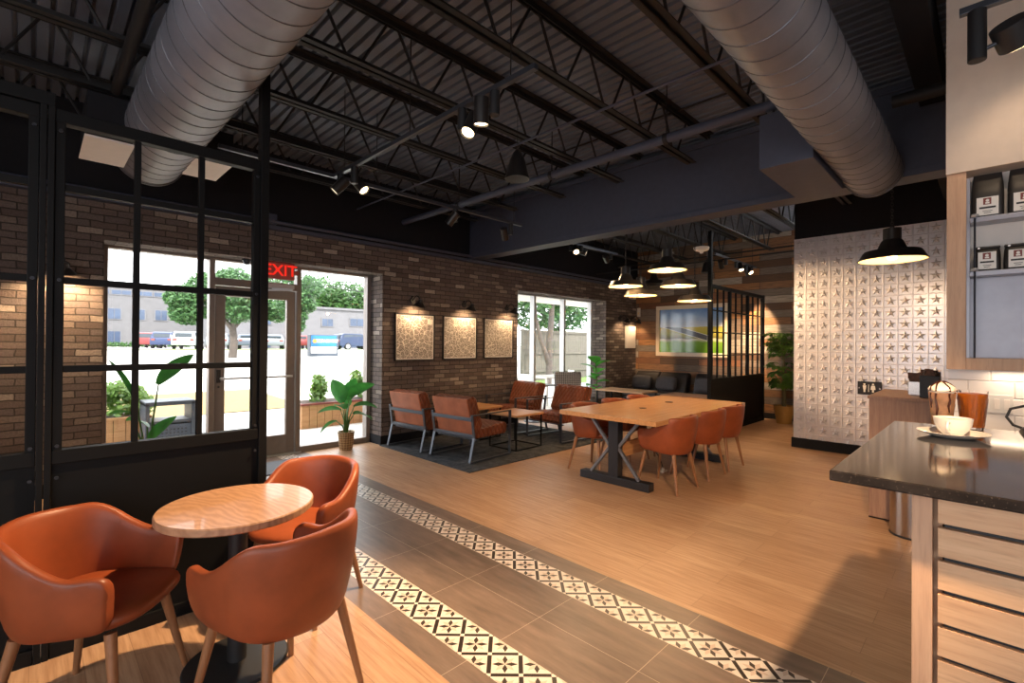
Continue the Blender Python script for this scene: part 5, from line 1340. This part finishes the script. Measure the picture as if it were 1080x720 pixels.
tree('shade_tree', 'tree whose branches hang before the blue roadside sign', (9.9, 27, gz(27)), [(0, 0, 3.4, 1.0), (0.3, 0, 2.5, 0.6), (0.9, 0.1, 4.2, 0.9), (-0.4, 0, 4.2, 0.9), (0.7, 0, 3.2, 0.7), (0.35, 0, 1.95, 0.4)], 3.0, 0.1, 'treeleaf', 1000, 0.11, 3)
tree('shade_tree', 'tall tree behind the white two storey building', (36, 84, gz(80)), [(0, 0, 8.5, 5), (-3, 0, 8, 4.3), (5, 0, 8.5, 4.5), (9, 0, 8, 4.3), (2, 0, 6, 4.5)], 3, 0.5, 'treeleafB', 1500, 0.45, 4)
tree('shade_tree', 'tree behind the white building at the window frame', (56, 92, gz(82)), [(0, 0, 7.5, 4), (-3, 0, 6, 3.4), (4, 0, 7, 4)], 3, 0.5, 'treeleafB', 1300, 0.45, 5)
tree('shade_tree', 'bushy tree beyond the fence seen through the left pane of the right window', (13.6, 17.0, gz(17)), [(0, 0, 3.3, 1.6), (-1.2, 0, 2.0, 1.1), (1.2, 0, 4.0, 1.5), (0.2, 0, 1.0, 0.9)], 2.0, 0.12, 'treeleafB', 1500, 0.13, 6)
tree('shade_tree', 'bright tree beyond the fence seen through the right pane', (22.6, 18.5, gz(18)), [(0, 0, 3.6, 1.9), (-2.2, 0, 3.4, 1.7), (2.0, 0, 3.8, 1.9), (0, 0, 5.2, 1.8), (-3.5, 0, 4.6, 1.8)], 2.0, 0.15, 'treeleaf', 1600, 0.15, 7)
o = thing('fork_tree', 'two stemmed grey tree standing before the fence', 'tree', (13.55, 11.6, gz(11.6)), 0, 'trees outside the windows')
t = MB(); t.tube([(0, 0, -0.1), (0.02, 0, 0.9), (0.0, 0, 1.6), (0.12, 0, 2.3), (0.15, 0, 3.2), (0.3, 0, 4.4)], 0.13, 9, [0.14, 0.12, 0.115, 0.11, 0.1, 0.07]); t.tube([(0, 0, 0.8), (-0.25, 0, 1.3), (-0.5, 0, 1.75), (-0.75, 0, 2.5), (-0.8, 0, 3.4)], 0.08, 8, [0.11, 0.09, 0.08, 0.06, 0.05])
t.build('trunk', 'bark', o, smooth=60); c = MB(); rnd = random.Random(8)
for q in ((0.5, 0, 4.2, 1.2), (-0.8, 0, 3.4, 0.9), (0.9, 0, 3.3, 0.6)): leafball(c, q[:3], q[3], 500, 0.1, rnd)
c.build('crown', 'treeleafB', o, recalc=False)
# fence with rails
fz = gz(13); o = thing('board_fence', 'weathered grey board fence outside the right window', 'fence', (17, 13, fz))
a = MB(); x = -3.45
while x < 6: a.box(x, 0.0, 0.02, x + 0.14, 0.025, 2.02); x += 0.147
a.build('boards', 'fence', o)
a = MB()
for z in (0.35, 1.08, 1.95): a.box(-3.45, -0.05, z, 6, 0, z + 0.1)
a.box(-3.5, -0.06, 2.0, 6, 0.06, 2.05); a.build('rails', 'fence', o)
for x in (-3.45, -1.0, 1.4, 3.8): MB().box(x - 0.06, -0.08, 0, x + 0.06, 0.02, 2.08).build('post', 'fence', o)
struct(box_obj('canopy', 'white', 5.0, 6.85, 2.62, 14.5, 8.6, 2.85), 'white canopy soffit outside the right window')
# white patio table and chairs
gp = gz(9.0)
o = thing('patio_table', 'white patio table outside the right window', 'table', (9.75, 8.3, gp), 0)
MB().box(-0.6, -0.4, 0.7, 0.6, 0.4, 0.73).build('tabletop', 'ceramic', o, bevel=0.006)
for sx in (-0.53, 0.53):
    for sy in (-0.34, 0.34): MB().box(sx - 0.03, sy - 0.03, 0, sx + 0.03, sy + 0.03, 0.7).build('leg', 'ceramic', o)
def patio(label, lc, rz):
    o = thing('patio_chair', label, 'chair', lc, rz, 'white patio chairs outside'); MB().box(-0.22, -0.22, 0.42, 0.22, 0.22, 0.45).build('seat', 'ceramic', o, bevel=0.01)
    MB().box(-0.24, -0.22, 0.45, -0.2, 0.22, 0.84).build('backrest', 'ceramic', o, bevel=0.012)
    for sx in (-0.2, 0.2):
        for sy in (-0.2, 0.2): MB().cyl((sx, sy, 0), (sx, sy, 0.42), 0.015, 0.017, 10).build('leg', 'ceramic', o, smooth=50)
patio('white patio chair left of the patio table', (8.7, 8.05, gp), 0.2); patio('white patio chair at the far right of the patio table', (10.7, 8.6, gp), 2.6)

# blue roadside sign
o = thing('road_sign', 'blue and white roadside sign in the car park', 'sign', (13.1, 30, gz(30)))
a = MB(); a.box(-0.88, 0.0, 0.12, 0.95, 0.5, 1.5); a.build('cabinet', 'signgrey', o, bevel=0.02)
MB().box(-0.84, -0.03, 0.76, 0.8, 0.0, 1.45).build('blue_face', 'bluesign', o); MB().box(-0.84, -0.03, 0.34, 0.8, 0.0, 0.74).build('white_face', 'label', o)
MB().cyl((-0.62, -0.05, 1.1), (-0.62, -0.03, 1.1), 0.13, 0.13, 20).build('orange_mark', 'orange', o)
text_obj('lettering', 'KT.PARWAY', 0.27, 'label', o, (0.14, -0.04, 1.1), (math.pi / 2, 0, 0), 0.004, bold=0.012)
a = MB()
for z in (0.6, 0.48):
    for x in (-0.45, -0.1, 0.22): a.box(x - 0.12, -0.04, z - 0.02, x + 0.12, -0.03, z + 0.02)
a.build('small_print', 'signgrey', o)

# cars in the car park
def car(label, lc, rz, mat, suv=True):
    o = thing('car', label, 'car', lc, rz, 'cars parked outside'); H = 1.55 if suv else 1.42
    prof = [(-2.2, 0.35), (-2.25, 0.75), (-2.15, 1.0), (-1.95, H - 0.12), (-1.7, H), (0.2, H), (0.9, 0.98), (2.0, 0.86), (2.22, 0.6), (2.2, 0.32)]
    b = MB(); R = []
    for y, s_ in ((-0.88, 0.96), (-0.82, 1.0), (0.82, 1.0), (0.88, 0.96)): R.append([Vector((x, y * (0.86 if z > 1.05 else 1), z if z < 0.9 else 0.9 + (z - 0.9) * s_)) for x, z in prof])
    b.loft(R); b.build('body', mat, o, smooth=35, bevel=0.04)
    a = MB()
    for sy in (-1, 1):
        y = sy * 0.80; a.prism([(-1.85, 1.02), (-1.72, H - 0.12), (-0.75, H - 0.1), (-0.75, 1.02)], 0, 0.02, Matrix.Translation((0, y + 0.01, 0)) @ Matrix.Rotation(math.pi / 2, 4, 'X')); a.prism([(-0.68, 1.02), (-0.68, H - 0.1), (0.15, H - 0.12), (0.72, 1.02)], 0, 0.02, Matrix.Translation((0, y + 0.01, 0)) @ Matrix.Rotation(math.pi / 2, 4, 'X'))
    a.box(-2.16, -0.6, 1.05, -1.93, 0.6, H - 0.15); a.build('windows', 'darkglass', o)
    for x in (-1.4, 1.4):
        for sy in (-1, 1):
            w_ = MB().cyl((x, sy * 0.72, 0.33), (x, sy * 0.92, 0.33), 0.33, 0.33, 22).build('wheel', 'tyre', o, smooth=50); MB().cyl((x, sy * 0.9, 0.33), (x, sy * 0.935, 0.33), 0.2, 0.2, 16).build('hubcap', 'alu', w_)
    a = MB()
    for sy in (-0.62, 0.62): a.box(-2.27, sy - 0.14, 0.75, -2.2, sy + 0.14, 0.92)
    a.build('tail_lights', 'red', o); a = MB()
    for sy in (-0.62, 0.62): a.box(2.12, sy - 0.16, 0.62, 2.22, sy + 0.16, 0.76)
    a.build('headlights', 'ceramic', o)
def cp(n, c): M[n] = plain(n, c, 0.25, 0.2, 0.03)
cp('car_blue', rgb(40, 52, 84)); cp('car_silver', rgb(112, 116, 122)); cp('car_white', rgb(170, 172, 174)); cp('car_red', rgb(110, 40, 40)); cp('car_navy', rgb(34, 48, 74)); cp('car_grey', rgb(80, 86, 98))
gc = gz(44)
car('red car deepest in the parked row beside the shade tree trunk', (8.6, 60.5, gc), 1.2, M['car_red'])
car('dark blue car between the red and white cars of the parked row', (9.1, 55.8, gc), 1.2, M['car_blue'])
car('white estate car in front of the parked row', (9.9, 51, gc), 1.2, M['car_white'])
car('silver car parked behind the entrance door frame', (12.3, 50.5, gc), 1.2, M['car_silver'], False)
car('grey car seen through the glass door', (14.7, 50.5, gc), 1.25, M['car_grey'], False)
car('silver car half hidden behind the partition post', (17.1, 51.2, gc), 1.3, M['car_silver'], False)
car('red car left of the door closer', (19.5, 51.4, gc), 1.35, M['car_red'], False)
car('navy car right of the blue roadside sign', (22.6, 44.5, gc), 0.1, M['car_navy'])
car('white car behind the navy car', (27.4, 49.5, gc), 0.2, M['car_white'], False)
o = thing('power_line', 'thin overhead power line above the car park', 'power line', (0, 33, 0)); MB().tube([(-6, 0, 8.0), (5, 0, 6.75), (12, 0.3, 5.7), (25, 1, 4.9)], 0.03, 6).build('wire', 'rubberblack', o, smooth=60)
hg = MB(); rnd = random.Random(12)
for q in range(36): leafball(hg, (-1 + q * 0.4, 68, 0.25), 0.5, 40, 0.16, rnd, 0.6)
o = hg.build('hedge', 'treeleafB', None, (0, 0, gc), recalc=False); tag(o, 'low clipped hedge along the pale brick building', 'hedge')
o = thing('bollard', 'brown post at the car park kerb', 'bollard', (6.4, 30.5, gz(30.5))); MB().box(-0.12, -0.12, 0, 0.12, 0.12, 0.75).build('post', 'bark', o, bevel=0.02); MB().box(-0.14, -0.14, 0.75, 0.14, 0.14, 0.8).build('cap', 'bark', o)
o = thing('kerb_island', 'low concrete kerb beside the brown post', 'kerb', (4.6, 30.5, gz(30.5))); MB().box(-1.4, -0.2, 0, 1.6, 0.2, 0.14).build('kerb', 'concrete', o, bevel=0.03)

# cedar planters and the recycling bin on the pavement
def planter(label, x0, x1, y0, y1, h, plants, tray):
    zb = gz(y0); o = thing('planter_box', label, 'planter', ((x0 + x1) / 2, (y0 + y1) / 2, zb), 0, 'cedar planter boxes on the pavement'); w, d = (x1 - x0) / 2, (y1 - y0) / 2
    for z in range(int(h / 0.12)): 
        zz = z * 0.12
    a = MB(); n = max(3, int(2 * w / 0.14))
    for q in range(n): a.box(-w + 2 * w * q / n + 0.004, -d, 0.0, -w + 2 * w * (q + 1) / n - 0.004, -d + 0.03, h); a.box(-w + 2 * w * q / n + 0.004, d - 0.03, 0.0, -w + 2 * w * (q + 1) / n - 0.004, d, h)
    a.box(-w, -d + 0.03, 0, -w + 0.03, d - 0.03, h); a.box(w - 0.03, -d + 0.03, 0, w, d - 0.03, h); a.build('boards', 'planter', o)
    MB().box(-w - 0.02, -d - 0.02, h, w + 0.02, d + 0.02, h + 0.035).build('rim', 'planter' if not tray else 'red', o); MB().box(-w + 0.03, -d + 0.03, h - 0.05, w - 0.03, d - 0.03, h + 0.037).build('soil', 'soil', o)
    rn = random.Random(len(label))
    for (px, r, ph) in plants:
        c = MB(); 
        for q in range(5): leafball(c, (px + rn.uniform(-.5, .5) * r, rn.uniform(-.1, .1), h + ph * (0.25 + 0.16 * q)), r * (1 - 0.1 * q), 90, 0.055, rn)
        c.build('shrub', 'shrubleaf', o, recalc=False)
    return o
planter('cedar planter box with small shrubs behind the broad leaved plant', 3.42, 5.4, 8.75, 9.35, 0.42, [(-0.55, 0.19, 0.5), (0.3, 0.2, 0.55), (0.75, 0.2, 0.5)], True)
planter('cedar planter box with leafy shrubs left of the recycling bin', -0.6, 1.25, 8.9, 9.5, 0.42, [(0.5, 0.26, 0.5), (0.15, 0.2, 0.4), (0.8, 0.22, 0.42)], False)
o = thing('recycling_bin', 'grey open topped recycling bin on the pavement', 'bin', (1.42, 8.62, gz(8.6)))
a = MB(); a.box(-0.3, -0.25, 0, -0.25, 0.25, 0.68); a.box(0.25, -0.25, 0, 0.3, 0.25, 0.68); a.box(-0.3, -0.25, 0.64, 0.3, 0.25, 0.7); a.box(-0.25, -0.22, 0.38, 0.25, 0.25, 0.42); a.box(-0.25, 0.22, 0, 0.25, 0.25, 0.38); a.build('shell', 'bin', o, bevel=0.008)
a = MB(); a.box(-0.25, -0.22, 0.02, 0.25, -0.2, 0.36); pn = a.build('front_panel', 'signgrey', o)
a = MB()
for q in range(9):
    for w_ in range(5): a.box(-0.2 + q * 0.047, -0.224, 0.08 + w_ * 0.05, -0.178 + q * 0.047, -0.221, 0.1 + w_ * 0.05)
a.build('perforations', 'tyre', pn)
